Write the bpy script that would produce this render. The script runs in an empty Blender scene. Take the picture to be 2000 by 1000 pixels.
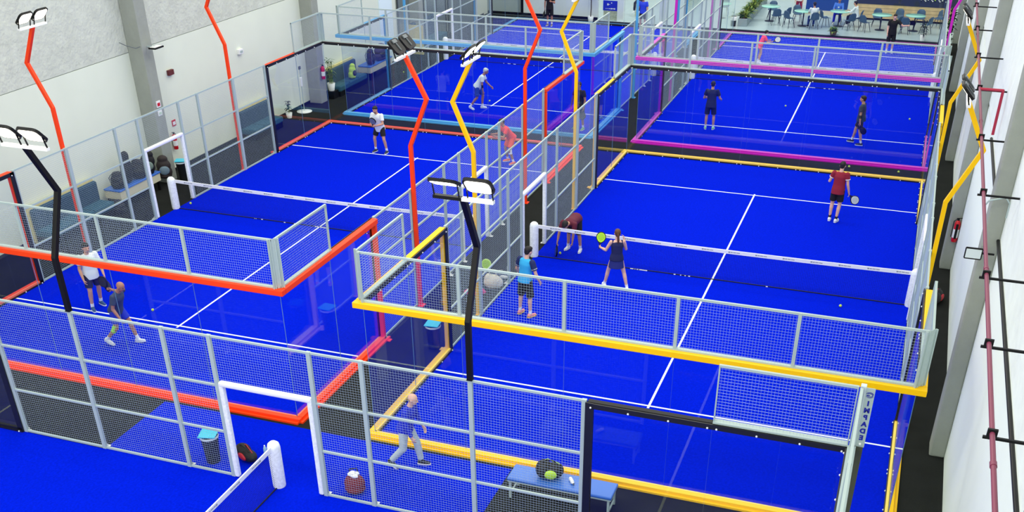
import bpy, bmesh, math, random
from math import sin, cos, pi, radians as R
from mathutils import Vector as V, Matrix, Euler
random.seed(7)
sc = bpy.context.scene
COL = sc.collection

# ---------------------------------------------------------------- camera, light, exposure
CAM = (8.9426, -16.0236, 11.3069); YAW, PIT, ROL = -19.64725, 33.39578, -0.25462
cam = bpy.data.cameras.new('camera'); co = bpy.data.objects.new('camera', cam); COL.objects.link(co)
cy_, sy_, cp_, sp_ = cos(R(YAW)), sin(R(YAW)), cos(R(PIT)), sin(R(PIT))
fw = V((sy_*cp_, cy_*cp_, -sp_)); rt = V((cy_, -sy_, 0)); up = rt.cross(fw)
cr_, sr_ = cos(R(ROL)), sin(R(ROL))
r2 = rt*cr_ + up*sr_; u2 = up*cr_ - rt*sr_
m = Matrix((r2, u2, -fw)).transposed().to_4x4(); m.translation = V(CAM)
co.matrix_world = m
cam.sensor_width = 36.0; cam.sensor_fit = 'HORIZONTAL'
cam.lens = 2036.37/2000*36
cam.shift_x = -(1023.34-1000)/2000; cam.shift_y = (898.3-500)/2000
cam.clip_end = 300; cam.clip_start = .1
sc.camera = co
sc.view_settings.view_transform = 'Standard'
try: sc.view_settings.look = 'None'
except Exception: pass
sc.view_settings.gamma = 1; sc.view_settings.use_curve_mapping = False
sc.view_settings.exposure = -0.1
w = bpy.data.worlds.new('world'); sc.world = w; w.use_nodes = True
w.node_tree.nodes['Background'].inputs[0].default_value = (1, 1, .96, 1)
w.node_tree.nodes['Background'].inputs[1].default_value = 1.0
def area(name, loc, sx, sy, power, col=(1, .99, .93)):
    l = bpy.data.lights.new(name, 'AREA'); l.shape = 'RECTANGLE'; l.size = sx; l.size_y = sy
    l.energy = power; l.color = col
    o = bpy.data.objects.new(name, l); o.location = loc; COL.objects.link(o); return o
for i, y in enumerate((-6, 6, 18, 30, 42)):            # roof lights over the hall
    area('rooflight', (-1.5, y, 14.5), 20, 2.5, 1250)
gl = area('fill_behind_camera', (-1.5, -19, 8.5), 22, 5, 1500); gl.rotation_euler = (R(82), 0, 0)      # unseen fill light added behind the camera to brighten camera-facing surfaces

# ---------------------------------------------------------------- materials
def lin(c):
    c = [x/255 for x in c]
    return tuple((x/12.92 if x <= .04045 else ((x+.055)/1.055)**2.4) for x in c) + (1,)
MATS = {}
def mat(name, c, rough=.6, metal=0, spec=.5, var=0, scale=6, bump=0, bscale=40, emit=0, coat=0, raw=False):
    if name in MATS: return MATS[name]
    m = bpy.data.materials.new(name); m.use_nodes = True; nt = m.node_tree; b = nt.nodes['Principled BSDF']
    col = c if raw else lin(c)
    b.inputs['Base Color'].default_value = col; b.inputs['Roughness'].default_value = rough
    b.inputs['Metallic'].default_value = metal; b.inputs['Specular IOR Level'].default_value = spec
    if coat: b.inputs['Coat Weight'].default_value = coat; b.inputs['Coat Roughness'].default_value = .1
    if emit:
        b.inputs['Emission Color'].default_value = col; b.inputs['Emission Strength'].default_value = emit
    if var or bump:
        tc = nt.nodes.new('ShaderNodeTexCoord'); no = nt.nodes.new('ShaderNodeTexNoise')
        no.inputs['Scale'].default_value = scale; no.inputs['Detail'].default_value = 6
        nt.links.new(tc.outputs['Object'], no.inputs['Vector'])
    if var:
        rp = nt.nodes.new('ShaderNodeValToRGB'); e = rp.color_ramp.elements
        e[0].position = .3; e[1].position = .7
        e[0].color = tuple(min(1, x*(1-var)) for x in col[:3]) + (1,); e[1].color = tuple(min(1, x*(1+var)) for x in col[:3]) + (1,)
        nt.links.new(no.outputs['Fac'], rp.inputs[0]); nt.links.new(rp.outputs[0], b.inputs['Base Color'])
    if bump:
        n2 = nt.nodes.new('ShaderNodeTexNoise'); n2.inputs['Scale'].default_value = bscale; n2.inputs['Detail'].default_value = 4
        nt.links.new(tc.outputs['Object'], n2.inputs['Vector'])
        bp = nt.nodes.new('ShaderNodeBump'); bp.inputs['Strength'].default_value = bump; bp.inputs['Distance'].default_value = .03
        nt.links.new(n2.outputs['Fac'], bp.inputs['Height']); nt.links.new(bp.outputs[0], b.inputs['Normal'])
    MATS[name] = m; return m
def glassmat():
    m = bpy.data.materials.new('tempered_glass'); m.use_nodes = True; nt = m.node_tree; nt.nodes.clear()
    o = nt.nodes.new('ShaderNodeOutputMaterial'); mx = nt.nodes.new('ShaderNodeMixShader')
    t = nt.nodes.new('ShaderNodeBsdfTransparent'); t.inputs[0].default_value = (.965, .985, .985, 1)
    g = nt.nodes.new('ShaderNodeBsdfGlossy'); g.inputs['Roughness'].default_value = .01
    g.inputs['Color'].default_value = (.95, 1, 1, 1)
    f = nt.nodes.new('ShaderNodeFresnel'); ge = nt.nodes.new('ShaderNodeNewGeometry'); mr = nt.nodes.new('ShaderNodeMapRange')      # same reflectance from both sides of a pane
    mr.inputs['To Min'].default_value = 1.33; mr.inputs['To Max'].default_value = 1/1.33
    nt.links.new(ge.outputs['Backfacing'], mr.inputs['Value']); nt.links.new(mr.outputs[0], f.inputs['IOR'])
    nt.links.new(f.outputs[0], mx.inputs[0]); nt.links.new(t.outputs[0], mx.inputs[1]); nt.links.new(g.outputs[0], mx.inputs[2])
    nt.links.new(mx.outputs[0], o.inputs[0]); return m
GLASS = glassmat()
GEDGE = mat('glass_edge', (110, 150, 185), .3)
STEEL = mat('galvanised_steel', (170, 188, 184), .45, .0, .35)
WIRE = mat('mesh_wire', (168, 188, 200), .5)
TURF = mat('blue_turf', (0, .013, .66, 1), .95, spec=.02, var=.13, scale=22, bump=.6, bscale=120, raw=True)
CARPET = mat('dark_carpet', (37, 39, 37), .95, spec=.05, var=.12, scale=2, bump=.3, bscale=120)
LINE = mat('white_line', (235, 240, 245), .8)
PAD = mat('white_padding', (236, 243, 243), .7, var=.12, scale=22)
TAPE = mat('white_tape', (240, 243, 240), .7)
MARK = mat('grey_print', (150, 160, 160), .8)
BLACK = mat('black_rubber', (14, 16, 18), .5)
BLKM = mat('black_metal', (9, 10, 11), .5, spec=.25)
BOLT = mat('bolt', (235, 240, 240), .4)
NETM = mat('net_cord', (6, 8, 30), .8)
WHITE = mat('white_paint', (238, 240, 238), .5)
LENS = mat('led_lens', (255, 250, 225), .3, emit=6)
FRAME = {'R': mat('orange_paint', (1, .055, .004, 1), .45, spec=.25, raw=True), 'Y': mat('yellow_paint', (1, .58, 0, 1), .4, spec=.25, raw=True),
         'M': mat('magenta_paint', (200, 34, 185), .4, spec=.3), 'L': mat('light_blue_paint', (84, 165, 220), .4, spec=.3), 'B': BLKM}

# ---------------------------------------------------------------- mesh builder
class MB:
    def __init__(s): s.v = []; s.f = []; s.m = []; s.sm = []
    def add(s, vs, fs, mi=0, smooth=False):
        n = len(s.v); s.v += [tuple(v) for v in vs]
        for f in fs: s.f.append([n+i for i in f]); s.m.append(mi); s.sm.append(smooth)
        return s
    def box(s, x0, x1, y0, y1, z0, z1, mi=0, M=None):
        vs = [V((x, y, z)) for z in (z0, z1) for y in (y0, y1) for x in (x0, x1)]
        if M is not None: vs = [M @ v for v in vs]
        return s.add(vs, [(0, 2, 3, 1), (4, 5, 7, 6), (0, 1, 5, 4), (2, 6, 7, 3), (0, 4, 6, 2), (1, 3, 7, 5)], mi)
    def beam(s, a, b, w, h=None, mi=0, upv=(0, 0, 1)):
        a, b = V(a), V(b); h = h or w; d = (b-a).normalized(); u = V(upv)
        if abs(d.dot(u)) > .99: u = V((0, 1, 0))
        x = d.cross(u).normalized(); y = x.cross(d)
        vs = [p + x*(i*w/2) + y*(j*h/2) for p in (a, b) for i, j in ((-1, -1), (1, -1), (1, 1), (-1, 1))]
        return s.add(vs, [(3, 2, 1, 0), (4, 5, 6, 7), (0, 1, 5, 4), (1, 2, 6, 5), (2, 3, 7, 6), (3, 0, 4, 7)], mi)
    def tube(s, a, b, r0, r1=None, n=10, mi=0, caps=True, sm=True):
        a, b = V(a), V(b); r1 = r0 if r1 is None else r1; d = (b-a).normalized()
        u = V((0, 0, 1)) if abs(d.z) < .9 else V((1, 0, 0)); x = d.cross(u).normalized(); y = d.cross(x)
        vs = [p + (x*cos(2*pi*i/n) + y*sin(2*pi*i/n))*r for p, r in ((a, r0), (b, r1)) for i in range(n)]
        s.add(vs, [(i, (i+1) % n, n+(i+1) % n, n+i) for i in range(n)], mi, sm)
        if caps: s.add(vs, [list(range(n))[::-1], list(range(n, 2*n))], mi)
        return s
    def path(s, pts, r, n=8, mi=0):
        for a, b in zip(pts, pts[1:]): s.tube(a, b, r, r, n, mi)
        for p in pts[1:-1]: s.ball(p, (r, r, r), 6, n, mi)
        return s
    def sq_path(s, pts, w, side, mi=0):           # mitred square tube; side = unit vector perpendicular to the path plane
        pts = [V(p) for p in pts]; sd = V(side); rings = []
        for i, p in enumerate(pts):
            d0 = (p-pts[i-1]).normalized() if i else None; d1 = (pts[i+1]-p).normalized() if i < len(pts)-1 else None
            if d0 is None: d0 = d1
            if d1 is None: d1 = d0
            n0 = sd.cross(d0); n1 = sd.cross(d1); nn = (n0+n1).normalized(); k = 1/max(.3, nn.dot(n0))
            rings.append([p + sd*(i_*w/2) + nn*(j*k*w/2) for i_, j in ((-1, -1), (1, -1), (1, 1), (-1, 1))])
        vs = [v for r in rings for v in r]; fs = []
        for i in range(len(rings)-1):
            for j in range(4): fs.append((4*i+j, 4*i+(j+1) % 4, 4*i+4+(j+1) % 4, 4*i+4+j))
        fs += [(3, 2, 1, 0), tuple(4*(len(rings)-1)+k for k in range(4))]
        return s.add(vs, fs, mi)
    def ball(s, c, r, nu=8, nv=12, mi=0, M=None):
        c = V(c); vs = []; fs = []
        for i in range(nu+1):
            t = pi*i/nu
            for j in range(nv):
                p = 2*pi*j/nv; v = V((r[0]*sin(t)*cos(p), r[1]*sin(t)*sin(p), r[2]*cos(t)))
                if M is not None: v = M @ v
                vs.append(c+v)
        for i in range(nu):
            for j in range(nv): fs.append((i*nv+j, (i+1)*nv+j, (i+1)*nv+(j+1) % nv, i*nv+(j+1) % nv))
        return s.add(vs, fs, mi, True)
    def lathe(s, prof, n=16, mi=0, c=(0, 0, 0), cap=True, sm=True):
        c = V(c); vs = [c + V((r*cos(2*pi*j/n), r*sin(2*pi*j/n), z)) for r, z in prof for j in range(n)]; fs = []
        for i in range(len(prof)-1):
            for j in range(n): fs.append((i*n+j, i*n+(j+1) % n, (i+1)*n+(j+1) % n, (i+1)*n+j))
        s.add(vs, fs, mi, sm)
        if cap: s.add(vs, [list(range(n))[::-1], [(len(prof)-1)*n+j for j in range(n)]], mi)
        return s
    def prism(s, poly, z0, z1, mi=0, M=None):     # poly in xy, ccw
        n = len(poly); vs = [V((x, y, z)) for z in (z0, z1) for x, y in poly]
        if M is not None: vs = [M @ v for v in vs]
        return s.add(vs, [list(range(n))[::-1], list(range(n, 2*n))] + [(i, (i+1) % n, n+(i+1) % n, n+i) for i in range(n)], mi)
    def data(s, name, mats):
        me = bpy.data.meshes.new(name); me.from_pydata(s.v, [], s.f)
        me.validate(); 
        for m_ in (mats if isinstance(mats, (list, tuple)) else [mats]): me.materials.append(m_)
        if len(me.polygons) == len(s.m):
            me.polygons.foreach_set('material_index', s.m); me.polygons.foreach_set('use_smooth', s.sm)
        me.update(); return me
    def build(s, name, mats, parent=None, loc=None, bevel=0, rot=None):
        return link(name, s.data(name, mats), parent, loc, bevel, rot)
def link(name, me, parent=None, loc=None, bevel=0, rot=None):
    o = bpy.data.objects.new(name, me); COL.objects.link(o)
    if parent is not None: o.parent = parent
    if loc is not None: o.location = loc
    if rot is not None: o.rotation_euler = rot
    if bevel:
        b = o.modifiers.new('bevel', 'BEVEL'); b.width = bevel; b.segments = 2; b.limit_method = 'ANGLE'
    return o
def tag(o, label=None, cat=None, group=None, kind=None):
    if label: o['label'] = label
    if cat: o['category'] = cat
    if group: o['group'] = group
    if kind: o['kind'] = kind
    return o
def thing(name, label, cat, loc=(0, 0, 0), rz=0, group=None):
    o = bpy.data.objects.new(name, None); COL.objects.link(o); o.location = loc; o.rotation_euler = (0, 0, rz)
    o.empty_display_size = .1
    return tag(o, label, cat, group)
def struct(name, mb, mats, bevel=0): return tag(mb.build(name, mats, bevel=bevel), kind='structure')
def copy_tree(o, parent=None):
    c = o.copy(); COL.objects.link(c)
    if parent is not None: c.parent = parent
    for ch in [k for k in bpy.data.objects if k.parent == o]: copy_tree(ch, c)
    return c

# ---------------------------------------------------------------- the hall
XL, XR, YF = -14.05, 10.97, 56.0
struct('floor', MB().box(-20, 14, -18, 42.5, -.3, 0), CARPET)
CAFEF = mat('grey_tile', (176, 196, 200), .25, var=.04, scale=1)
struct('floor_cafe', MB().box(-20, 14, 42.5, YF, -.3, .002), CAFEF)
WLOW = mat('smooth_wall', (222, 230, 212), .85, var=.03, scale=.6)
WUP = mat('rough_concrete', (200, 206, 192), .95, var=.07, scale=2.6, bump=1.0, bscale=7)
SEAM = mat('dark_seam', (120, 130, 128), .8); SEAMD = mat('black_seam', (40, 46, 50), .8)
COLM = mat('column_concrete', (150, 156, 146), .9, var=.05, scale=3, bump=.3, bscale=9)
wl = MB().box(XL-.3, XL, -18, YF, 0, 4.07, 0).box(XL-.3, XL-.02, -18, YF, 4.07, 4.09, 2).box(XL-.3, XL-.008, -18, YF, 4.09, 11, 1)
struct('wall_left', wl, [WLOW, WUP, SEAM])
wr = MB().box(XR, XR+.3, -18, YF, 0, 4.34, 0).box(XR+.03, XR+.3, -18, YF, 4.34, 4.42, 2).box(XR-.01, XR+.3, -18, YF, 4.42, 13, 1)
WR2 = mat('bright_smooth_wall', (240, 250, 240), .8, var=.02, scale=.6)
WR3 = mat('bright_rough_wall', (236, 245, 236), .95, var=.04, scale=2, bump=.6, bscale=5)
struct('wall_right', wr, [WR2, WR3, SEAMD])
for k, y in enumerate((-7.6, 2.9, 12.75, 22.7, 32.6, 42.5)):
    c = MB().box(10.68, XR, y, y+.5, 0, 13).build('column', COLM, bevel=.03)
    tag(c, kind='structure'); c.name = 'trim_%d' % (k+1)
for k, y in enumerate((2.0, 11.95, 22.4, 32.3)):
    c = MB().box(XL, -13.5, y, y+.5, 0, 11).build('column', COLM, bevel=.02)
    tag(c, kind='structure'); c.name = 'trim_%d' % (k+8)
tag(MB().box(XL, XL+.015, 2.5, 42, 0, .1).build('baseboard_left', BLACK), kind='structure')

# ---------------------------------------------------------------- court kit
def wires(w_, h_, pitch=.05, r=.0013):
    mb = MB(); nx = int(round(w_/pitch)); nz = int(round(h_/pitch))
    for i in range(1, nx):
        x = w_*i/nx; mb.add([(x-r, -r, 0), (x+r, -r, 0), (x, r, 0), (x-r, -r, h_), (x+r, -r, h_), (x, r, h_)], [(0, 1, 4, 3), (1, 2, 5, 4), (2, 0, 3, 5)])
    r = .0019
    for i in range(1, nz):
        z = h_*i/nz; mb.add([(0, -r-.003, z-r), (0, -r-.003, z+r), (0, r-.003, z), (w_, -r-.003, z-r), (w_, -r-.003, z+r), (w_, r-.003, z)], [(1, 0, 3, 4), (2, 1, 4, 5), (0, 2, 5, 3)])
    return mb
WD = {}
def wire_panel(w_, h_, parent, loc, rz):
    k = (round(w_, 2), round(h_, 2))
    if k not in WD: WD[k] = wires(*k).data('wire_mesh', WIRE)
    return link('mesh_panel', WD[k], parent, loc, rot=(0, 0, rz))
def Z(a): return (0, 0, a)
def edge_frame(a, b):
    a = V((a[0], a[1], 0)); b = V((b[0], b[1], 0)); d = (b-a).normalized(); n = V((d.y, -d.x, 0)); return a, b, d, n
# local court frame: x 0..10 across, y 0..20 along. outward normal on the right hand of a->b
def run(parent, a, b, code, side_len, mesh_from, mesh_to, sill=None):
    """glass run from a to b (2 m panes) with coloured channels outside and a mesh band above [mesh_from, mesh_to]"""
    a, b, d, n = edge_frame(a, b); L = (b-a).length; ang = math.atan2(d.y, d.x); fm = FRAME[code]
    Mx = Matrix.Translation(a) @ Matrix.Rotation(ang, 4, 'Z')      # local: x along run, -y outward
    def bx(name, x0, x1, y0, y1, z0, z1, m, bev=.006): 
        return MB().box(x0, x1, y0, y1, z0, z1, 0, Mx).build(name, m, parent, bevel=bev)
    bx('base_channel', -.12 if side_len == 10 else 0, L+(.12 if side_len == 10 else 0), -.12, -.012, 0, .1, fm, .01)
    MB().box(-.1, L+.1, -.18, -.12, 0, .04, 0, Mx).build('base_lip', fm, parent)
    far = parent.get('far_end', 0); od = .12 if far else .15
    bx('top_channel', -od if side_len == 10 else 0, L+(od if side_len == 10 else 0), -od, -.012, 2.9 if far else 2.885, 3.0, fm, .01)
    st = MB().box(0, L, .008, .03, 2.905, 2.995, 0, Mx)
    if code == 'B': st.box(0, L, .008, .02, .02, .1, 0, Mx)
    st.build('rubber_strip', BLACK, parent)
    MB().box(0, L, .008, .05, .0, .05, 0, Mx).box(0, L, -.012, .03, .05, .1, 1, Mx).build('inner_sill', [BLACK, sill or PALE[code]], parent)
    bo = MB(); npan = int(round(L/2))
    for i in range(npan):
        for x in (.07, .68, 1.32, 1.93):
            for z, yy in ((2.925, .034), (.03, .055)):
                p = Mx @ V((i*2+x, yy, z)); bo.ball(p, (.018, .018, .018), 4, 8)
    bo.build('bolts', BOLT, parent)
    for i in range(npan):
        x0 = i*2+.003; x1 = i*2+1.997
        g = MB(); vs = [Mx @ V((x, y, z)) for z in (.08, 2.92) for y in (-.006, .006) for x in (x0, x1)]
        g.add(vs, [(0, 1, 5, 4), (2, 6, 7, 3)], 0); g.add(vs, [(0, 2, 3, 1), (4, 5, 7, 6), (0, 4, 6, 2), (1, 3, 7, 5)], 1)
        g.build('glass_pane', [GLASS, GEDGE], parent)
    if mesh_to > mesh_from:
        m0, m1 = mesh_from, mesh_to
        f = MB().box(m0, m1, -.115 if far else -.075, .005, 3.0, 3.03, 0, Mx).box(m0, m1, -.06, -.02, 3.96, 4.0, 0, Mx)
        f.build('mesh_rail', STEEL, parent)
        k = int(round((m1-m0)/2))
        for i in range(k+1):
            x = m0+2*i; wv = .03 if 0 < i < k else .02
            MB().box(max(m0, x-wv), min(m1, x+wv) if i < k else x, -.066, -.014, 3.0, 3.996, 0, Mx).build('mesh_upright', STEEL, parent, bevel=.004)
        for i in range(k):
            p = Mx @ V((m0+2*i, -.04, 3.02)); wire_panel(2, .96, parent, p, ang)
PALE = {'R': mat('orange_sill_sheen', (238, 112, 84), .4), 'Y': mat('yellow_sill_sheen', (253, 212, 84), .4), 'M': mat('magenta_sill', (205, 50, 190), .4), 'L': mat('blue_sill', (120, 185, 225), .4), 'B': BLACK}  # orange and yellow sills paler than their frames: glancing sheen put into the colour
CN = {'R': ('orange', 'orange framed court'), 'Y': ('yellow', 'yellow framed court'), 'M': ('magenta', 'magenta framed court'),
      'L': ('light blue', 'light blue framed court'), 'B': ('black', 'nearest, black framed court')}
def end_wall(code, org, rz, far):
    nm, desc = CN[code]
    if far: which = 'far end'
    else: which = 'near end'
    if code == 'B': which = 'right hand end' if far else 'left hand end'
    t = thing('glass_end_wall', 'glass wall with mesh on top, at the %s of the %s' % (which, desc), 'glass wall', org, rz)
    fm = FRAME[code]; t['far_end'] = int(far)
    if not far:
        run(t, (0, 0), (10, 0), code, 10, 0, 10)
        run(t, (10, 0), (10, 4), code, 4, 0, 2)
        run(t, (0, 4), (0, 0), code, 4, 2, 4)
        ends = [((0, 4), -1), ((10, 4), 1)]; ys = 4
    else:
        run(t, (10, 20), (0, 20), code, 10, 0, 10, BLACK if code in 'ML' else None)
        run(t, (10, 16), (10, 20), code, 4, 2, 4)
        run(t, (0, 20), (0, 16), code, 4, 0, 2)
        ys = 16
    for x, s in ((0, -1), (10, 1)):
        y0, y1 = (ys-.09, ys+.0) if not far else (ys, ys+.09)
        MB().box(min(x+s*.012, x+s*.12), max(x+s*.012, x+s*.12), y0, y1, 0, 2.884).build('end_post', fm, t, bevel=.01)
        MB().box(min(x-s*.03, x-s*.008), max(x-s*.03, x-s*.008), y0-.02, y1+.02, 0, 3).build('end_post_strip', BLACK, t)
        MB().box(min(x+s*.1, x+s*.26), max(x+s*.1, x+s*.26), y0-.02, y1+.02, 0, .02).build('foot_plate', fm, t)
        # corner plate at 45 degrees above the glass
        cy = 20 if far else 0; sy = 1 if far else -1
        Mx = Matrix.Translation((x+s*.02, cy+sy*.02, 3.0)) @ Matrix.Rotation(math.atan2(-s*1.0, sy*1.0) if True else 0, 4, 'Z')
        pl = MB().box(-.1, .1, -.004, .004, 0, 1.0, 0, Mx)
        for q in (-.1, .1): pl.box(q-.012, q+.012, -.02, .02, 0, 1.0, 0, Mx)
        pl.build('corner_plate', STEEL, t)
    return t
POSTS = (4, 6, 8, 9, 11, 12, 14, 16)
def side_fence(code, org, rz, x, door=True):
    nm, desc = CN[code]; side = 'left' if x == 0 else 'right'
    if code == 'B': side = 'far'
    t = thing('mesh_fence', 'grey mesh fence with white padded doorway, %s side of the %s' % (side, desc), 'fence', org, rz)
    s = -1 if x == 0 else 1; xc = x + s*.03
    for y in POSTS:
        yy = y + (.05 if y == 4 else -.05 if y == 16 else 0)
        hw = .055 if y in (6, 14) and code != 'B' else .04
        MB().box(xc-.03, xc+.03, yy-hw, yy+hw, 0, 3.026).build('fence_post', STEEL, t, bevel=.004)
        MB().box(xc+s*.03, xc+s*.13, yy-.05, yy+.05, 0, .012).add([V((xc+s*.03, yy-.004, .012)), V((xc+s*.12, yy-.004, .012)), V((xc+s*.03, yy-.004, .12)), V((xc+s*.03, yy+.004, .012)), V((xc+s*.12, yy+.004, .012)), V((xc+s*.03, yy+.004, .12))], [(0, 1, 2), (5, 4, 3), (0, 3, 4, 1), (1, 4, 5, 2), (2, 5, 3, 0)]).build('post_foot', WHITE, t)
    for a, b in zip(POSTS, POSTS[1:]):
        dr = a == 9
        for z in ((2.08, 3.0) if dr else (.03, 1.0, 2.0, 3.0)):
            if dr and z < 3: continue
            MB().box(xc-.018, xc+.018, a+.04, b-.04, z-.02, z+.02).build('fence_rail', STEEL, t)
        if dr: wire_panel(b-a, .9, t, (xc, a, 2.1), pi/2)
        else: wire_panel(b-a, 2.98, t, (xc, a, .02), pi/2)
    # padded door frame
    for y in (9.09, 10.91):
        MB().box(xc-.05, xc+.05, y-.05, y+.05, .02, 2.08).build('door_post_pad', PAD, t, bevel=.03)
    MB().box(xc-.055, xc+.055, 9.05, 10.95, 2.0, 2.1).build('door_header_pad', WHITE, t, bevel=.03)
    return t
def net(code, org, rz):
    nm, desc = CN[code]
    t = thing('padel_net', 'black net with white tape and padded posts on the %s' % desc, 'net', org, rz)
    for x in (-.02, 10.02):
        MB().lathe([(.115, 0), (.122, .05), (.122, .88), (.105, .95), (.06, .99), (.0, 1.0)], 18, c=(x, 10, 0), cap=False).build('net_post', PAD, t)
    N = 40; zt = lambda x: .88+.05*((x-5)/5)**2
    mb = MB(); tp = MB(); bt = MB(); r = .0016
    for i in range(1, 222):
        x = .1+9.8*i/222; h = zt(x)-.04
        mb.add([(x-r, 10-r, .02), (x+r, 10-r, .02), (x, 10+r, .02), (x-r, 10-r, h), (x+r, 10-r, h), (x, 10+r, h)], [(0, 1, 4, 3), (1, 2, 5, 4), (2, 0, 3, 5)])
    for k in range(20):
        for i in range(N):
            x0 = .1+9.8*i/N; x1 = .1+9.8*(i+1)/N; f = k/20
            z0 = .03+f*(zt(x0)-.07); z1 = .03+f*(zt(x1)-.07)
            mb.add([(x0, 10-r, z0-r), (x0, 10-r, z0+r), (x0, 10+r, z0), (x1, 10-r, z1-r), (x1, 10-r, z1+r), (x1, 10+r, z1)], [(1, 0, 3, 4), (2, 1, 4, 5), (0, 2, 5, 3)])
    mb.build('net_mesh', NETM, t)
    for i in range(N):
        x0 = .08+9.84*i/N; x1 = .08+9.84*(i+1)/N
        vs = [(x, 10+y, zt(x)+z) for x in (x0, x1) for y, z in ((-.012, -.095), (.012, -.095), (.012, .0), (-.012, .0))]
        tp.add(vs, [(0, 4, 5, 1), (1, 5, 6, 2), (2, 6, 7, 3), (3, 7, 4, 0)], 0)
    for i in range(14):
        x0 = .45+i*.7; z = zt(x0+.15)
        for yy in (-.0135, .0125):
            for (q0, q1, e0, e1) in ((0, .05, -.066, -.03), (.06, .11, -.06, -.034), (.12, .2, -.058, -.036), (.21, .3, -.058, -.038)):
                tp.box(x0+q0, x0+q1, 10+yy, 10+yy+.001, z+e0, z+e1, 1)
    tp.build('top_tape', [TAPE, MARK], t)
    MB().tube((.05, 10, .02), (9.95, 10, .02), .014, n=6).build('bottom_cord', NETM, t)
    for i in range(9):
        x = 2.6+random.random()*4.2; wd = random.choice((.03, .05, .08, .25)); MB().box(x, x+wd, 9.97, 9.985, .012, .03).build('tape_scrap', WHITE, t)

    return t
def turf(code, org, rz, apron=False):
    nm, desc = CN[code]
    t = thing('court_turf', 'bright blue turf with white lines of the %s' % desc, 'turf', org, rz)
    tf = MB().box(0, 10, 0, 20, 0, .008)
    if apron: tf.box(-2.0, 0, 6.01, 13.97, 0, .008)
    tf.build('turf_carpet', TURF, t)
    for y in (2.97, 17.0): MB().box(.02, 9.98, y-.025, y+.025, .008, .010).build('service_line', LINE, t)
    MB().box(4.975, 5.025, 2.87, 17.1, .008, .0105).build('centre_line', LINE, t)
    return t
def light_pole(code, org, rz, x, y, desc2, face=None):
    """x,y local; leans outward first then back"""
    nm, desc = CN[code]; s = -1 if x == 0 else 1; x0 = x + s*(.03 if code == 'B' else .112); zb = 3.021 if code == 'B' else 0
    if code == 'B': loc = V((org[0]+y, org[1]-x0, 0))
    else: loc = V((org[0]+x0, org[1]+y, 0))
    t = thing('light_pole', '%s zigzag floodlight pole, %s' % (nm, desc2), 'floodlight pole', loc, rz)
    MB().sq_path([(0, 0, zb), (0, 0, 4.06), (s*.47, 0, 5.15), (0, 0, 6.05)], .09, (0, 1, 0)).build('pole', FRAME[code], t, bevel=.006)
    (MB().box(-.045 if code != 'B' else -.1, .1, -.1, .1, zb, zb+.02) if code != 'B' else MB().box(-.05, .05, -.05, .05, zb, zb+.012)).build('foot_plate', FRAME[code], t)
    MB().box(-.04, .04, -.48, -.02, 6.035, 6.085, 1 if code == 'B' and y == 14 else 0).box(-.04, .04, -.02, .48, 6.035, 6.085).build('crossbar', [WHITE, BLKM], t)  # lamp glare put into the bar as white; one unlit half stays black
    for k, yy in enumerate((-.27, .27)):
        # head: rounded slab tilted to face the court (local -s x direction)
        tilt = -R(47) if not (code == 'B' and y == 14 and k == 0) else -R(26)
        Mh = Matrix.Translation((-s*.06, yy, 6.30)) @ Matrix.Rotation(-s*tilt, 4, 'Y')
        poly = []
        a_, b_, rr = .18, .225, .09
        for cx, cyy, a0 in ((a_-rr, b_-rr, 0), (-a_+rr, b_-rr, 90), (-a_+rr, -b_+rr, 180), (a_-rr, -b_+rr, 270)):
            for q in range(5): an = R(a0+q*22.5); poly.append((cx+rr*cos(an), cyy+rr*sin(an)))
        h = MB().prism(poly, -.02, .03, 0, Mh).box(-.12, .12, -.012, .012, .03, .05, 1, Mh).box(-.15, -.07, -.09, .09, .03, .055, 1, Mh).build('floodlight', [BLKM, mat('lamp_grey', (96, 104, 108), .5)], t)
        MB().prism([(px*.86, py*.86) for px, py in poly], -.026, -.02, 0, Mh).build('lens', LENS, h)
        for q in (-.2, .2): MB().beam((0, yy+q, 6.08), (-s*.06, yy+q, 6.30), .03, .01, upv=(0, 1, 0)).build('bracket', BLKM, h)
    return t

ORG = {'Y': (0, 0, 0), 'R': (-11.8, 0, 0), 'M': (-.02, 21.42, 0), 'L': (-11.79, 21.4, 0), 'B': (-10.91, -2.26, 0)}
for c in 'YRMLB':
    rz = -pi/2 if c == 'B' else 0
    turf(c, ORG[c], rz, c == 'B'); net(c, ORG[c], rz)
    end_wall(c, ORG[c], rz, False); end_wall(c, ORG[c], rz, True)
    side_fence(c, ORG[c], rz, 0)
    if c != 'B': side_fence(c, ORG[c], rz, 10)
    for x in ((0,) if c == 'B' else (0, 10)):
        for y in (6, 14):
            side = 'left' if x == 0 else 'right'
            end = 'nearer' if y == 6 else 'farther'
            d = "%s one, %s side of the %s" % (end, side, CN[c][1])
            if c == 'B': d = 'the %s one of the two black poles' % ('left' if y == 6 else 'right')
            light_pole(c, ORG[c], rz, x, y, d)
for o in bpy.data.objects:
    if 'far_end' in o: del o['far_end']

# lettering cut in the corner plate of the nearest court
def text_mesh(s, size, name='lettering'):
    cu = bpy.data.curves.new('t', 'FONT'); cu.body = s; cu.size = size; cu.extrude = .001; cu.offset = .006; cu.align_x = 'CENTER'; cu.align_y = 'CENTER'
    o = bpy.data.objects.new('t', cu); COL.objects.link(o); dg = bpy.context.evaluated_depsgraph_get()
    me = bpy.data.meshes.new_from_object(o.evaluated_get(dg)); bpy.data.objects.remove(o); me.name = name; return me

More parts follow.
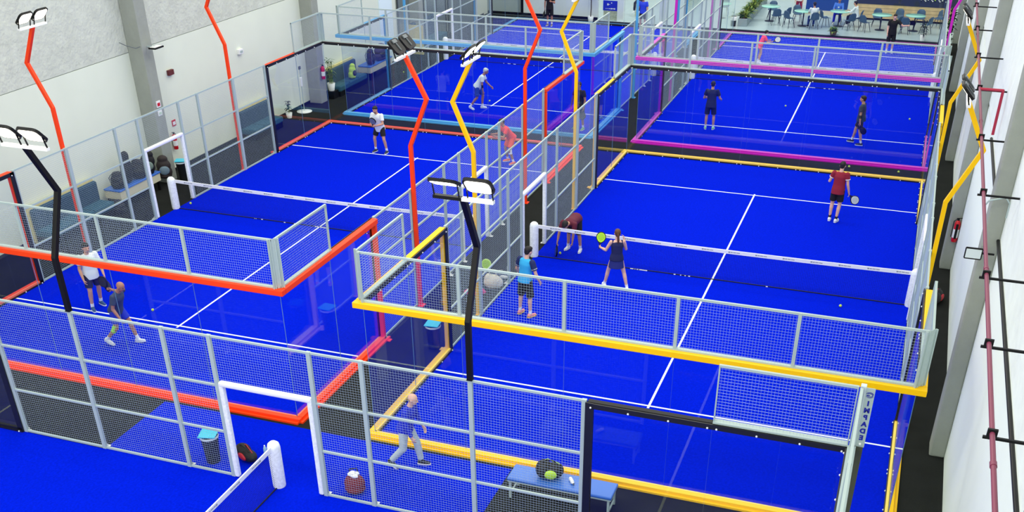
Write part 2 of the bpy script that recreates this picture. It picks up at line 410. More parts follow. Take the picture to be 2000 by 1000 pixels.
# ---------------------------------------------------------------- soft shapes (voxel-fused solids)
def blob(mb, voxel=.01, smooth=4, matfn=None, mats=(), name='blob'):
    me0 = mb.data('t', mats[0] if mats else BLACK); o = bpy.data.objects.new('t', me0); COL.objects.link(o)
    r = o.modifiers.new('r', 'REMESH'); r.mode = 'VOXEL'; r.voxel_size = voxel
    if smooth:
        s = o.modifiers.new('s', 'SMOOTH'); s.factor = .5; s.iterations = smooth
    dg = bpy.context.evaluated_depsgraph_get(); me = bpy.data.meshes.new_from_object(o.evaluated_get(dg))
    bpy.data.objects.remove(o); bpy.data.meshes.remove(me0); me.name = name
    me.materials.clear()
    for m_ in mats: me.materials.append(m_)
    me.polygons.foreach_set('use_smooth', [True]*len(me.polygons))
    if matfn: me.polygons.foreach_set('material_index', [matfn(p.center) for p in me.polygons])
    return me
def cap(mb, a, b, r0, r1, n=14, flat=False):
    mb.tube(a, b, r0, r1, n)
    if not flat: mb.ball(a, (r0,)*3, 8, n); mb.ball(b, (r1,)*3, 8, n)
    return mb
def plastic(n, c, **k): return mat(n, c, **k)

# ---------------------------------------------------------------- litter bins
TURQ = mat('turquoise_lid', (60, 200, 225), .4); BINB = mat('bin_black', (22, 24, 27), .45)
def bin_(loc, rz, label, h=.62):
    t = thing('litter_bin', label, 'bin', loc, rz, None)
    MB().lathe([(.13, 0), (.17, h-.06), (.175, h-.05), (.175, h-.01)], 20).build('bucket', BINB, t)
    MB().lathe([(.185, h-.06), (.187, h-.03), (.17, h-.015)], 20, cap=False).build('liner', mat('bin_liner', (200, 212, 214), .3), t)
    MB().box(-.17, .17, -.17, .17, h, h+.03).build('lid', TURQ, t, bevel=.012)
bin_((-2.58, -1.92, .008), .3, 'black litter bin with turquoise lid behind the near mesh fence, by the padded doorway')
bin_((-.42, 3.95, 0), .1, 'black litter bin with turquoise lid in the corridor beside the yellow framed court')
bin_((-13.05, 12.2, 0), .4, 'black litter bin with turquoise lid at the foot of the left wall column', .72)
t = thing('litter_bin', 'small black bin with a white liner beside the planter row', 'bin', (-.32, 43.3, .002))
MB().lathe([(.13, 0), (.16, .45)], 16).build('bucket', BINB, t); MB().lathe([(.165, .3), (.175, .5), (.16, .5)], 16, cap=False).build('liner', WHITE, t)

# ---------------------------------------------------------------- balls
BALL = mat('tennis_felt', (205, 235, 60), .9, bump=.4, bscale=300); SEAMW = mat('ball_seam', (240, 245, 225), .8)
BALLS = [((-11.6, 10.45), 'by the left net post of the orange framed court'), ((-7.93, 3.47), 'on the blue turf in front of the running bald man'),
         ((8.38, 9.36), 'right of centre on the turf, near side of the yellow court net'), ((.63, 10.35), 'at the feet of the person bending down by the net'),
         ((-7.1, 24.9), 'in front of the white-haired player'), ((9.22, 20.85), 'on the dark strip between the yellow and magenta courts'),
         ((-.3, 14.76), 'in the corridor beside the yellow pole'), ((4.5, 28.0), 'in the middle of the magenta framed court'), ((7.6, 20.9), 'on the dark strip behind the man in maroon'),
         ((-12.57, 28.3), 'beyond the left fence of the light blue court')]
bme = MB().ball((0, 0, 0), (.034, .034, .034), 12, 18).data('tennis_ball', BALL)
sme = MB(); pts = []
for i in range(25):
    a = 2*pi*i/24; p = V((cos(a)+.35*cos(3*a)*.6, sin(a)-.35*sin(3*a)*.6, .9*sin(2*a)*.8)).normalized()*.0345; pts.append(p)
for a, b in zip(pts, pts[1:]): sme.tube(a, b, .0025, n=5, caps=False)
sme = sme.data('ball_seam', SEAMW)
for (x, y), d in BALLS:
    z = .0085 if not (y > 20 and y < 21.3 or x < -12 or (-1.8 < x < 0 and y > 0)) else 0
    o = link('padel_ball', bme, None, (x, y, z+.034)); tag(o, 'yellow ball ' + d, 'ball'); link('seam', sme, o)
o = link('padel_ball', bme, None, (4.6, 15.9, .043)); o.location = (9.3, 27.6, .043); tag(o, 'yellow ball beside the right fence of the magenta framed court', 'ball'); link('seam', sme, o)

# ---------------------------------------------------------------- rackets
def racket(name_label, loc, rot, face, edge, cat='racket', scale=1):
    t = thing('padel_racket', name_label, cat, loc); t.rotation_euler = rot; t.scale = (scale,)*3
    out = []
    for i in range(28):
        a = 2*pi*i/28; x = .13*sin(a); z = -.145*cos(a); x *= 1 - .18*max(0, -z/.145); out.append((x, z))
    Mx = Matrix.Translation((0, 0, .29)) @ Matrix.Rotation(pi/2, 4, 'X')
    MB().prism(out, -.019, .019, 0, Mx).build('frame', edge, t, bevel=.006)
    MB().prism([(x*.86, z*.86) for x, z in out], -.0205, .0205, 0, Mx).build('face', face, t)
    hl = MB()
    for i in range(-3, 4):
        for j in range(-3, 4):
            if i*i+j*j < 12:
                for s in (-1, 1): hl.lathe([(.006, -.0003), (.006, .0003)], 6, c=(0, 0, 0)) if False else hl.add([V((i*.025+.006*cos(k*pi/3), s*.0208, .3+j*.025+.006*sin(k*pi/3))) for k in range(6)], [tuple(range(6))])
    tag(hl.build('holes', BLACK, t), kind='stuff')
    MB().tube((0, 0, 0), (0, 0, .13), .016, .014, 10).tube((0, 0, -.005), (0, 0, 0), .019, .019, 10).build('grip', BLACK, t)
    MB().beam((-.012, 0, .11), (-.045, 0, .19), .02, .02).beam((.012, 0, .11), (.045, 0, .19), .02, .02).build('throat', edge, t)
    return t

# ---------------------------------------------------------------- bags, bottle, bench near the doorway
BAGB = mat('black_nylon', (17, 17, 18), .7, bump=.3, bscale=30); BAGR = mat('red_nylon', (176, 26, 40), .6); GREY = mat('grey_nylon', (96, 104, 108), .7)
def racket_bag(name, label, cat, loc, rz, L=.62, W_=.3, H=.26, body=None, trim=None, lay=True, tilt=0, group=None):
    t = thing(name, label, cat, loc, rz); t.rotation_euler = (0, tilt, rz)
    mb = MB(); mb.ball((-L*.22, 0, H*.5), (L*.32, W_*.5, H*.5), 10, 16); mb.ball((L*.18, 0, H*.46), (L*.34, W_*.42, H*.44), 10, 16)
    mb.ball((0, 0, H*.25), (L*.45, W_*.45, H*.25), 8, 16); mb.ball((-L*.38, 0, H*.45), (L*.14, W_*.36, H*.36), 8, 12)
    link('bag_body', blob(mb, .014, 5, None, [body or BAGB], 'bag'), t)
    p = [(-L*.3, -W_*.1, H*.92), (-L*.1, -W_*.18, H*1.18), (L*.12, -W_*.15, H*1.14), (L*.28, -W_*.05, H*.86)]
    MB().path(p, .012, 6).build('strap', BAGB, t)
    MB().path([(-L*.42, W_*.1, H*.8), (-L*.1, W_*.16, H*1.0), (L*.35, W_*.05, H*.82)], .011, 6).build('zip', trim or BAGR, t)
    mb = MB(); mb.ball((L*.05, -W_*.42, H*.42), (L*.25, W_*.13, H*.26), 8, 12)
    link('side_pocket', blob(mb, .012, 3, None, [trim or BAGR], 'pocket'), t)
    return t
racket_bag('racket_bag', 'black and red racket bag lying on the blue turf inside the near doorway', 'bag', (-2.0, -1.62, .008), -.5)
t = thing('water_bottle', 'clear water bottle standing on blue turf beside the black and red racket bag', 'bottle', (-1.72, -1.40, .008))
MB().lathe([(.03, 0), (.034, .02), (.034, .15), (.03, .17), (.014, .205)], 14).build('bottle_body', mat('clear_plastic', (170, 215, 225), .15), t)
MB().lathe([(.015, .205), (.015, .225)], 12).build('cap', WHITE, t)
t = thing('sports_bag', 'upright dark red bag topped with a white towel behind the near mesh fence', 'bag', (.55, -1.95, .008), .2)
mb = MB(); mb.ball((0, 0, .2), (.2, .15, .2), 10, 16); mb.ball((0, 0, .1), (.2, .16, .12), 8, 16); link('bag_body', blob(mb, .014, 4, None, [mat('dark_red_nylon', (120, 22, 34), .7)], 'bag'), t)
MB().path([(-.1, .1, .3), (-.12, .12, .42), (.02, .13, .45), (.06, .1, .32)], .012).build('strap', BAGB, t)
mb = MB(); [mb.ball((random.uniform(-.08, .05), random.uniform(-.06, .06), .38+random.random()*.05), (.07, .05, .035), 6, 10) for _ in range(7)]
tw = link('towel', blob(mb, .01, 3, None, [WHITE], 'towel'), None, (.55, -1.95, .008)); tw.location.z += .0; tag(tw, 'crumpled white towel lying on the dark red bag behind the near fence', 'towel')

BLUEPAD = mat('blue_vinyl', (58, 112, 205), .35)
def bench(name, label, loc, rz, L, top=BLUEPAD, group=None, h=.45, w_=.45):
    t = thing(name, label, 'bench', loc, rz)
    MB().box(-L/2, L/2, -w_/2, w_/2, h-.06, h).build('cushion', top, t, bevel=.02)
    MB().box(-L/2+.01, L/2-.01, -w_/2+.01, w_/2-.01, h-.09, h-.06).build('frame', STEEL, t)
    for x in (-L/2+.06, L/2-.06):
        for y in (-w_/2+.04, w_/2-.04): MB().box(x-.02, x+.02, y-.02, y+.02, 0, h-.09).build('leg', STEEL, t)
        MB().box(x-.015, x+.015, -w_/2+.05, w_/2-.05, .08, .11).build('stretcher', STEEL, t)
    return t
# dark carpet right of the blue apron is the hall floor
bench('padded_bench', 'long bench with a blue padded top between the near fence and the yellow rail', (4.30, -.93, 0), 0, 2.0, w_=.5)
racket_bag('backpack', 'black rounded backpack with lime edging lying on the blue padded bench', 'bag', (4.05, -.9, .45), .2, .5, .36, .36, BAGB, mat('lime_trim', (190, 235, 60), .5))
t = thing('water_bottle', 'small white bottle lying on the blue padded bench beside the backpack', 'bottle', (4.48, -.93, .485), .9); t.rotation_euler = (pi/2, 0, .6)
MB().lathe([(.03, -.09), (.035, -.07), (.035, .05), (.015, .1)], 12).build('bottle_body', WHITE, t); MB().lathe([(.016, .1), (.016, .12)], 10).build('cap', BLACK, t)

# things in the corridor beside the yellow court
t = thing('tote_bag', 'cream cloth bag slumped against the corridor side of the yellow court fence', 'bag', (-.32, 7.55, 0), .4)
mb = MB(); mb.ball((0, 0, .2), (.24, .15, .2), 10, 16); mb.ball((-.1, 0, .3), (.12, .1, .14), 8, 12); mb.ball((.12, .02, .16), (.16, .14, .16), 8, 12)
link('bag_body', blob(mb, .014, 4, None, [mat('cream_canvas', (226, 220, 198), .9, bump=.4, bscale=20)], 'bag'), t)
MB().path([(-.1, -.03, .36), (-.06, -.04, .56), (.08, -.04, .54), (.1, -.02, .32)], .012).build('handle', mat('cream_canvas', (226, 220, 198)), t)
t = thing('sports_bag', 'low magenta pink bag in front of the cream cloth bag', 'bag', (-.62, 7.05, 0), .3)
mb = MB(); mb.ball((0, 0, .08), (.3, .14, .09), 8, 14); mb.ball((.1, 0, .1), (.16, .12, .1), 8, 14); link('bag_body', blob(mb, .013, 4, None, [mat('magenta_nylon', (214, 30, 130), .6)], 'bag'), t)
MB().path([(-.12, 0, .15), (0, .02, .22), (.14, 0, .17)], .01).build('handle', BAGB, t)
racket('lime green racket leaning out of the cream cloth bag', (-.36, 7.62, .38), (R(-12), R(-30), .3), mat('lime', (176, 232, 40), .4), mat('lime2', (200, 240, 120), .4))
racket_bag('backpack', 'dark navy bag lying on the corridor floor beyond the cream bag', 'bag', (-.3, 8.3, 0), .2, .55, .3, .2, mat('navy_nylon', (34, 44, 84), .7), WHITE)
t = thing('water_bottle', 'pale bottle standing in the corridor beside the fence near the cyan-shirted man', 'bottle', (-.28, 8.62, 0)); MB().lathe([(.035, 0), (.038, .03), (.038, .19), (.015, .24)], 12).build('bottle_body', mat('milky_plastic', (214, 228, 230), .3), t); MB().lathe([(.017, .24), (.017, .265)], 10).build('cap', WHITE, t)
# backpack on the right strip
racket_bag('racket_bag', 'black and red racket bag on the dark strip by the right wall', 'bag', (10.62, 10.5, 0), 1.35, .72, .34, .3)

# ---------------------------------------------------------------- left wall: sofas, benches, bags
TEAL = mat('teal_fabric', (26, 64, 88), .85, bump=.2, bscale=60); TEAL2 = mat('teal_fabric_seat', (34, 84, 104), .85); WOODY = mat('pale_wood', (222, 210, 140), .6, var=.08, scale=5); CREAM = mat('cream_panel', (214, 210, 180), .6)
def sofa(label, y0, y1, group=None):
    t = thing('wall_sofa', label, 'sofa', (-13.98, (y0+y1)/2, 0)); L = (y1-y0)/2
    MB().box(0, .08, -L, L, 0, 1.06).build('wooden_frame', WOODY, t, bevel=.01)
    MB().box(.08, .24, -L+.02, L-.02, .36, 1.0).build('backrest', TEAL, t, bevel=.06)
    MB().box(.1, .74, -L+.02, L-.02, .2, .42).build('seat_cushion', TEAL2, t, bevel=.05)
    MB().box(.1, .7, -L+.05, L-.05, .0, .2).build('plinth', BLKM, t)
    for k in (-.33, .33): MB().box(.2, .745, k*L*1.0-.004, k*L+.004, .405, .425).build('seam', BLKM, t)
sofa('teal upholstered sofa against the left wall, nearest the camera', 6.2, 9.0)
sofa('teal sofa by the left wall seen through the far left fence panels', 16.95, 19.0)
sofa('teal sofa against the left wall beside the tall potted plant', 23.6, 26.1)
def wall_bench(label, y0, y1):
    t = thing('wall_bench', label, 'bench', (-13.6, (y0+y1)/2, 0)); L = (y1-y0)/2
    MB().box(-.3, .32, -L, L, .54, .6).build('cushion', BLUEPAD, t, bevel=.02)
    MB().box(-.3, .3, -L+.02, L-.02, .3, .54).build('panel', CREAM, t, bevel=.01)
    for y in (-L+.1, L-.1):
        for x in (-.24, .24): MB().box(x-.03, x+.03, y-.03, y+.03, 0, .3).build('leg', BLKM, t)
wall_bench('cream and blue bench under a heap of black bags by the left wall', 9.35, 11.4)
wall_bench('cream and blue bench with two bags, left wall beyond the glass corner', 26.5, 28.7)
def tall_bag(label, loc, rz, h=.95, w_=.34, d=.24, m_=None, tilt=(0, 0), trim=None, name='racket_bag'):
    t = thing(name, label, 'bag', loc, rz); t.rotation_euler = (tilt[0], tilt[1], rz)
    mb = MB(); mb.ball((0, 0, h*.28), (w_*.5, d*.5, h*.28), 10, 16); mb.ball((0, 0, h*.55), (w_*.46, d*.46, h*.3), 10, 16); mb.ball((0, 0, h*.82), (w_*.34, d*.36, h*.18), 10, 14); mb.ball((0, 0, h*.12), (w_*.45, d*.5, h*.13), 8, 14)
    link('bag_body', blob(mb, .016, 4, None, [m_ or BAGB], 'bag'), t)
    MB().path([(-.06, d*.4, h*.8), (-.08, d*.62, h*.55), (-.08, d*.5, h*.25)], .014).build('strap', GREY, t)
    mb = MB(); mb.ball((0, -d*.42, h*.38), (w_*.34, d*.16, h*.2), 8, 12); link('front_pocket', blob(mb, .014, 3, None, [trim or BAGB], 'pocket'), t)
tall_bag('tallest black racket bag, standing on the wall bench by the left wall', (-13.55, 10.08, .605), 1.2, .98, .4, .3, tilt=(0, .1))
tall_bag('black bag slumped at the left end of the wall bench', (-13.5, 9.62, .605), 1.5, .5, .5, .44)
tall_bag('black bag leaning in the middle of the wall bench', (-13.55, 10.55, .605), 1.0, .6, .6, .4, tilt=(0, .25))
tall_bag('dark bag with a grey green pocket at the right end of the wall bench', (-13.5, 11.02, .605), .8, .75, .5, .3, trim=mat('grey_green', (120, 140, 130), .7), tilt=(0, .2))
tall_bag('round black bag on the floor by the left wall bench', (-13.25, 9.1, 0), .3, .42, .46, .4)
tall_bag('grey rimmed dark bag hanging off the right end of the wall bench', (-13.4, 11.75, .25), .7, .75, .5, .34, mat('brown_black', (44, 36, 34), .7), trim=mat('blue_grey', (110, 134, 146), .5))
tall_bag('lime yellow backpack leaning on the teal sofa by the tall plant', (-13.42, 25.0, .42), 1.5, .62, .42, .3, mat('lime_nylon', (200, 232, 40), .6), trim=BAGB, name='backpack', tilt=(0, .2))
tall_bag('black bag at the left on the far wall bench', (-13.45, 26.9, .6), 1.5, .66, .5, .36)
tall_bag('wide dark bag at the right on the far wall bench', (-13.45, 27.9, .6), 1.5, .68, .95, .45, mat('dark_plum', (52, 36, 60), .7))
t = thing('wall_sofa', 'teal sofa with a yellow wooden end by the far left wall behind the mesh', 'sofa', (-13.7, 33.4, 0))
MB().box(-.2, .5, -1.5, -1.42, 0, 1.3).build('wooden_end', WOODY, t); MB().box(-.2, 0, -1.4, 1.5, .3, 1.35).build('backrest', TEAL, t, bevel=.05); MB().box(-.2, .5, -1.4, 1.5, .15, .5).build('seat_cushion', TEAL2, t, bevel=.05)

# plants and the sanitiser stand
POT = mat('white_pot', (238, 240, 238), .4); LEAF = mat('leaf', (42, 92, 40), .6, var=.3, scale=12); LEAF2 = mat('leaf_dark', (24, 44, 30), .6, var=.2, scale=12); LEAFY = mat('leaf_yellow', (120, 140, 50), .6, var=.25, scale=12); STEM = mat('stem', (120, 130, 60), .7)
def leaf(mb, p, d, L, W_, mi=0, droop=.3):
    d = V(d).normalized(); s = d.cross(V((0, 0, 1)));
    if s.length < .1: s = V((1, 0, 0))
    s.normalize(); u = s.cross(d); p = V(p); n = 5; L_ = []; R_ = []
    for i in range(n+1):
        t = i/n; c = p + d*(L*t) - V((0, 0, 1))*(droop*L*t*t); w_ = W_*sin(pi*min(1, t*.93+.05)); L_.append(c - s*w_ + u*w_*.25); R_.append(c + s*w_ + u*w_*.25)
        L_[-1], R_[-1] = L_[-1], R_[-1]
    C = [p + d*(L*i/n) - V((0, 0, 1))*(droop*L*(i/n)**2) for i in range(n+1)]
    vs = L_ + C + R_; m_ = n+1
    mb.add(vs, [f for i in range(n) for f in ((i, i+1, m_+i+1, m_+i), (m_+i, m_+i+1, 2*m_+i+1, 2*m_+i))], mi, True)
def rnd_dir(el0=-.2, el1=.9):
    a = random.random()*2*pi; e = random.uniform(el0, el1); return V((cos(a)*cos(e), sin(a)*cos(e), sin(e)))
def pot(t, r, h, m_=POT, z=0): MB().lathe([(r*.7, z), (r, z+h), (r*.9, z+h), (r*.85, z+h*.9)], 18).build('pot', m_, t)
t = thing('potted_plant', 'small dark leaved plant in a white pot on the floor by the left wall', 'plant', (-13.7, 20.15, 0)); pot(t, .13, .2)
MB().path([(0, 0, .15), (.03, 0, .4), (-.02, .02, .62)], .012).build('stem', STEM, t); mb = MB()
for i in range(26): leaf(mb, (random.uniform(-.03, .03), 0, .3+.34*i/26), rnd_dir(), .16, .045)
tag(mb.build('foliage', LEAF2, t), kind='stuff')
t = thing('potted_plant', 'tall bamboo like plant in a white pot beside the left wall column', 'plant', (-13.55, 23.4, 0)); pot(t, .17, .3, z=.3); MB().box(-.2, .2, -.2, .2, 0, .3).build('plinth', BLKM, t)
for k in range(4): MB().path([(k*.04-.06, 0, .5), (k*.05-.08, .03, 1.0), (k*.07-.1, .02, 1.45)], .012).build('stem', STEM, t)
mb = MB()
for i in range(90): leaf(mb, (random.uniform(-.16, .16), random.uniform(-.14, .14), random.uniform(.75, 1.55)), rnd_dir(-.5, .7), .2, .022, random.choice((0, 0, 1)))
tag(mb.build('foliage', [LEAF, LEAFY], t), kind='stuff')
t = thing('sanitiser_stand', 'slim white stand with a round base on the floor by the left wall', 'stand', (-13.6, 21.15, 0))
MB().lathe([(.3, 0), (.3, .02), (.05, .04)], 24).build('base', WHITE, t); MB().tube((0, 0, .03), (0, 0, 1.7), .015).build('pole', STEEL, t)
MB().box(-.04, .04, -.05, .05, .98, 1.32).build('dispenser', WHITE, t, bevel=.015); MB().box(-.02, .02, -.07, .07, 1.62, 1.74).build('head', GREY, t, bevel=.01)

# fire extinguishers, signs and small devices
RED = mat('red_enamel', (200, 16, 30), .35)
def extinguisher(label, loc, h=.42, r=.075, rz=0):
    t = thing('fire_extinguisher', label, 'fire extinguisher', loc, rz)
    MB().lathe([(r*.9, 0), (r, .02), (r, h), (r*.75, h+.05), (.03, h+.08)], 18).build('cylinder', RED, t)
    MB().lathe([(.028, h+.08), (.028, h+.13)], 12).beam((0, -.09, h+.15), (0, .05, h+.13), .02, .015).build('valve', BLKM, t)
    MB().path([(0, .02, h+.12), (.0, .1, h+.05), (0, .1, .12)], .012).build('hose', BLACK, t)
    MB().box(-r-.012, -r+.01, -.03, .03, .1, h).build('wall_bracket', BLKM, t)
    MB().lathe([(r+.0015, .12), (r+.0015, h*.7)], 18, cap=False).build('paper_label', WHITE, t)
extinguisher('red fire extinguisher on the left wall beside the first column', (-13.94, 13.25, .72))
extinguisher('red fire extinguisher on the second left column, seen through the glass', (-13.41, 22.6, .95))
extinguisher('red fire extinguisher on the right hand column', (10.88, 12.655, .84), .5, .075, pi/2)
def sign(name, label, cat, loc, size, m_, m2=None):
    t = thing(name, label, cat, loc); sx, sy, sz = size
    MB().box(-sx/2, sx/2, -sy/2, sy/2, -sz/2, sz/2).build('plate', m_, t, bevel=.004)
    if m2: MB().box(-sx/2-.004 if sx < sy else -sx*.35, sx/2+.004 if sx < sy else sx*.35, -sy*.33 if sx < sy else -sy/2-.004, sy*.33 if sx < sy else sy/2+.004, -sz*.3, sz*.2).build('marking', m2, t)
sign('wall_sign', 'small red and white sign, upper one on the first left column', 'sign', (-13.49, 12.2, 2.5), (.02, .2, .2), WHITE, RED)
sign('wall_sign', 'small white notice below the red sign on the first left column', 'sign', (-13.49, 12.2, 2.22), (.02, .2, .16), WHITE, mat('pale_green', (190, 214, 190)))
sign('wall_sign', 'small red bordered extinguisher sign on the left wall', 'sign', (-14.04, 13.5, 1.52), (.02, .2, .2), RED, WHITE)
sign('wall_device', 'small box with a dark red front on the left wall beyond the first column', 'wall box', (-14.0, 13.75, 3.1), (.1, .26, .16), mat('maroon_front', (96, 34, 34)), None)
sign('wall_device', 'small white emergency light box high on the left wall', 'wall box', (-14.0, 17.9, 2.92), (.1, .26, .16), WHITE, STEEL)
t = thing('wall_floodlight', 'slim floodlight on a thin arm high on the first left column', 'floodlight', (-13.5, 12.2, 4.25))
MB().beam((.0, 0, 0), (.28, 0, .02), .03, .03).build('arm', STEEL, t); MB().box(.2, .46, -.22, .22, -.03, .02).build('housing', BLKM, t, bevel=.01); MB().box(.23, .43, -.19, .19, .02, .026).build('lens', WHITE, t)
MB().path([(-.02, -.3, .05), (-.1, -.42, .02), (-.3, -.6, .12), (-.45, -.7, .22)], .012).build('cable', GREY, t)

# ---------------------------------------------------------------- right wall pipework
PINK = mat('faded_red_pipe', (126, 50, 76), .5)
t = thing('sprinkler_pipe', 'long faded red pipe running along the right wall on brackets', 'pipe', (10.4, 0, 5.66))
MB().tube((0, -16, 0), (0, 42, .25), .028, n=12).build('pipe', PINK, t)
for y in (-6.6, -1.6, 5.8, 14, 25): MB().tube((0, y-.04, .004*(y+16)*1.0), (0, y+.04, .004*(y+16)), .036, n=12).build('coupling', PINK, t)
for y in (-6.0, -3.9, -1.8, 1.6, 4.7, 8.4, 11.5, 14.7, 18.0, 22.0, 27): 
    z = .25*(y+16)/58
    MB().box(-.08, .55, y-.015, y+.015, z-.068, z-.04).build('bracket', BLKM, t); MB().box(-.05, .05, y-.015, y+.015, z-.04, z+.05).build('clamp', BLKM, t)
t = thing('wall_cable', 'black cable conduit running level along the right wall', 'cable', (10.93, 0, 4.5))
MB().tube((0, -16, 0), (0, 9.3, 0), .03, n=8).build('conduit', BLKM, t)
t = thing('branch_pipe', 'dark red bent pipe branching from the sprinkler pipe on the right wall', 'pipe', (10.4, 8.2, 5.78))
MB().path([(0, 0, 0), (.45, 0, 0), (.45, -.02, -.9)], .03, 10).build('pipe', mat('dark_red_pipe', (170, 30, 60), .4), t)
t = thing('hose_hook', 'grey bent conduit hook on the right hand column below the pipe', 'bracket', (10.62, 2.85, 5.0))
MB().path([(-.05, 0, .1), (.0, -.06, .22), (.25, -.06, .3), (.33, -.06, .2), (.33, -.06, -.05)], .014).build('conduit', STEEL, t)
t = thing('wall_floodlight', 'small rectangular floodlight frame on a bracket beside the right wall column', 'floodlight', (10.745, 2.7, 4.32))
MB().box(-.3, -.05, -.02, .02, -.1, .06).build('lens', mat('lens_grey', (210, 222, 222), .3), t)  # lens in plain pale grey
fr = MB()
for a, b in (((-.31, 0, -.11), (-.04, 0, -.11)), ((-.04, 0, -.11), (-.04, 0, .07)), ((-.04, 0, .07), (-.31, 0, .07)), ((-.31, 0, .07), (-.31, 0, -.11)), ((-.04, 0, 0), (.16, 0, 0))): fr.beam(a, b, .02, .03)
fr.build('housing', BLKM, t)

# ---------------------------------------------------------------- cafe at the far end
W2 = mat('white_wall', (236, 243, 240), .8)
b = MB().box(-14.05, -12.05, 42.6, 42.75, 0, 4).build('wall_back', mat('grey_partition', (150, 164, 162), .7)); tag(b, kind='structure')
b = MB().box(-11.9, -7.62, 42.6, 42.8, 0, 4).build('wall_back_white', W2); tag(b, kind='structure'); b.name = 'wall_back_left'
b = MB().box(-12.05, -11.9, 42.58, 42.8, 0, 4).build('trim_20', BLKM); tag(b, kind='structure')
b = MB().box(-14, -7.6, 42.54, 42.6, 0, .14).build('baseboard_back', BLKM); tag(b, kind='structure')
b = MB().box(-14.05, 11, 55.8, 56, 0, 6).build('wall_far', W2); tag(b, kind='structure')
b = MB().box(-.9, 10.6, 42.3, 42.5, 0, .02).build('trim_21', BLKM); tag(b, kind='structure')
for k, (x, y) in enumerate(((-6.35, 42.6), (-4.05, 42.7), (2.5, 50.5))):
    b = MB().box(x-.17, x+.17, y, y+.35, 0, 5).build('trim_2%d' % (2+k), W2); tag(b, kind='structure')
# glazed left side openings behind the light blue court
b = MB().box(XL, XL+.04, 29.2, 30.5, 0, 3.4).build('door_1', mat('bright_door', (228, 246, 250), .4)); tag(b, kind='structure')
for k, (y0, y1) in enumerate(((31, 33.9), (34.2, 36.6), (36.9, 40.4))):
    b = MB().box(XL, XL+.05, y0, y1, .0, 3.6).build('window_%d' % (k+1), mat('grey_glazing', (112, 124, 124), .15)); tag(b, kind='structure')
    f = MB()
    for yy in (y0, (y0+y1)/2, y1): f.box(XL+.05, XL+.09, yy-.04, yy+.04, 0, 3.6)
    f.build('window_frame', mat('dark_frame', (56, 62, 64), .5), b)
# blue sign on a stand, palm, planter row
t = thing('sign_board', 'blue sign board with white writing standing by the white wall at the back', 'sign', (-6.95, 42.85, 0))
MB().box(-.43, .43, -.03, .03, .48, .98).build('board', mat('royal_blue', (16, 40, 200), .5), t)
MB().box(-.4, .4, -.02, .14, 0, .48).build('stand', mat('stone_slats', (180, 186, 160), .9, var=.25, scale=9, bump=.5), t)
wr = MB()
for (x0, x1, z0, z1) in ((-.2, -.12, .74, .84), (-.12, -.04, .78, .8), (.02, .07, .84, .9), (-.1, -.02, .56, .59), (0, .08, .55, .61), (.09, .16, .56, .6), (.17, .26, .55, .61), (-.3, -.12, .57, .585)): wr.box(x0, x1, -.034, -.03, z0, z1)
wr.build('writing', WHITE, t)
def palm(label, loc, h, n=26, L=.55, W_=.03, m_=None, trunk=.03, name='potted_palm', r=.17):
    t = thing(name, label, 'plant', loc); pot(t, r, .28, POT)
    MB().path([(0, 0, .25), (.02, 0, h*.5), (0, .02, h)], trunk, 7).build('trunk', mat('bark', (92, 84, 62), .9), t)
    mb = MB()
    for i in range(n): leaf(mb, (0, 0, h-.02*(i % 5)), rnd_dir(-.1, 1.3), L*random.uniform(.75, 1.1), W_, 0, .55)
    tag(mb.build('fronds', m_ or LEAF, t), kind='stuff'); return t
palm('thin trunked spiky palm standing left of the blue sign board', (-7.85, 42.08, 0), 1.35, 40, .42, .02, LEAF2)
t = thing('cane_seat', 'woven high stool by the white pillar at the back', 'stool', (-5.75, 44.6, .002))
for x in (-.16, .16):
    for y in (-.16, .16): MB().beam((x*1.2, y*1.2, 0), (x, y, .72), .035).build('leg', WOODY, t)
MB().box(-.2, .2, -.2, .2, .7, .75).build('seat', WOODY, t, bevel=.01); MB().box(-.2, .2, -.2, .2, .3, .33).build('shelf', WOODY, t)
PLB = mat('planter_grey', (150, 164, 168), .6)
for k in range(6):
    y = 43.9 + k*1.25
    t = thing('planter_box', '%s low grey planter box in the diagonal row at the cafe' % ('nearest', 'second', 'third', 'fourth', 'fifth', 'farthest')[k], 'planter', (.14, y, .002), 0, 'planter boxes of the cafe')
    MB().box(-.24, .24, -.52, .52, 0, .38).box(-.2, .2, -.48, .48, .36, .39, 1).build('box', [PLB, CARPET], t, bevel=.01)
    p = thing('planter_palm', 'bushy yellow green palm growing in the %s planter box' % ('nearest', 'second', 'third', 'fourth', 'fifth', 'farthest')[k], 'plant', (.14, y, .39))
    mb = MB()
    for i in range(120): leaf(mb, (random.uniform(-.12, .12), random.uniform(-.35, .35), 0), rnd_dir(.35, 1.45), random.uniform(.42, .7), .04, random.choice((0, 1, 1)), .45)
    tag(mb.build('fronds', [LEAF, LEAFY], p), kind='stuff')
    for q in (-.3, 0, .3): MB().path([(0, q, 0), (.02, q, .3)], .02).build('stem', STEM, p)
t = thing('potted_plant', 'low bushy plant in a brown pot at the edge of the cafe floor', 'plant', (4.92, 42.72, .002)); pot(t, .2, .2, mat('brown_pot', (96, 80, 62), .8)); mb = MB()
for i in range(110): leaf(mb, (random.uniform(-.1, .1), random.uniform(-.1, .1), .18), rnd_dir(.1, 1.4), random.uniform(.2, .42), .04, random.choice((0, 1)), .4)
tag(mb.build('foliage', [LEAF, LEAFY], t), kind='stuff')
t = thing('potted_plant', 'slender dark plant in a white pot at the right of the cafe floor', 'plant', (9.28, 42.75, .002)); pot(t, .15, .28); MB().path([(0, 0, .2), (.03, 0, .8)], .014).build('stem', STEM, t); mb = MB()
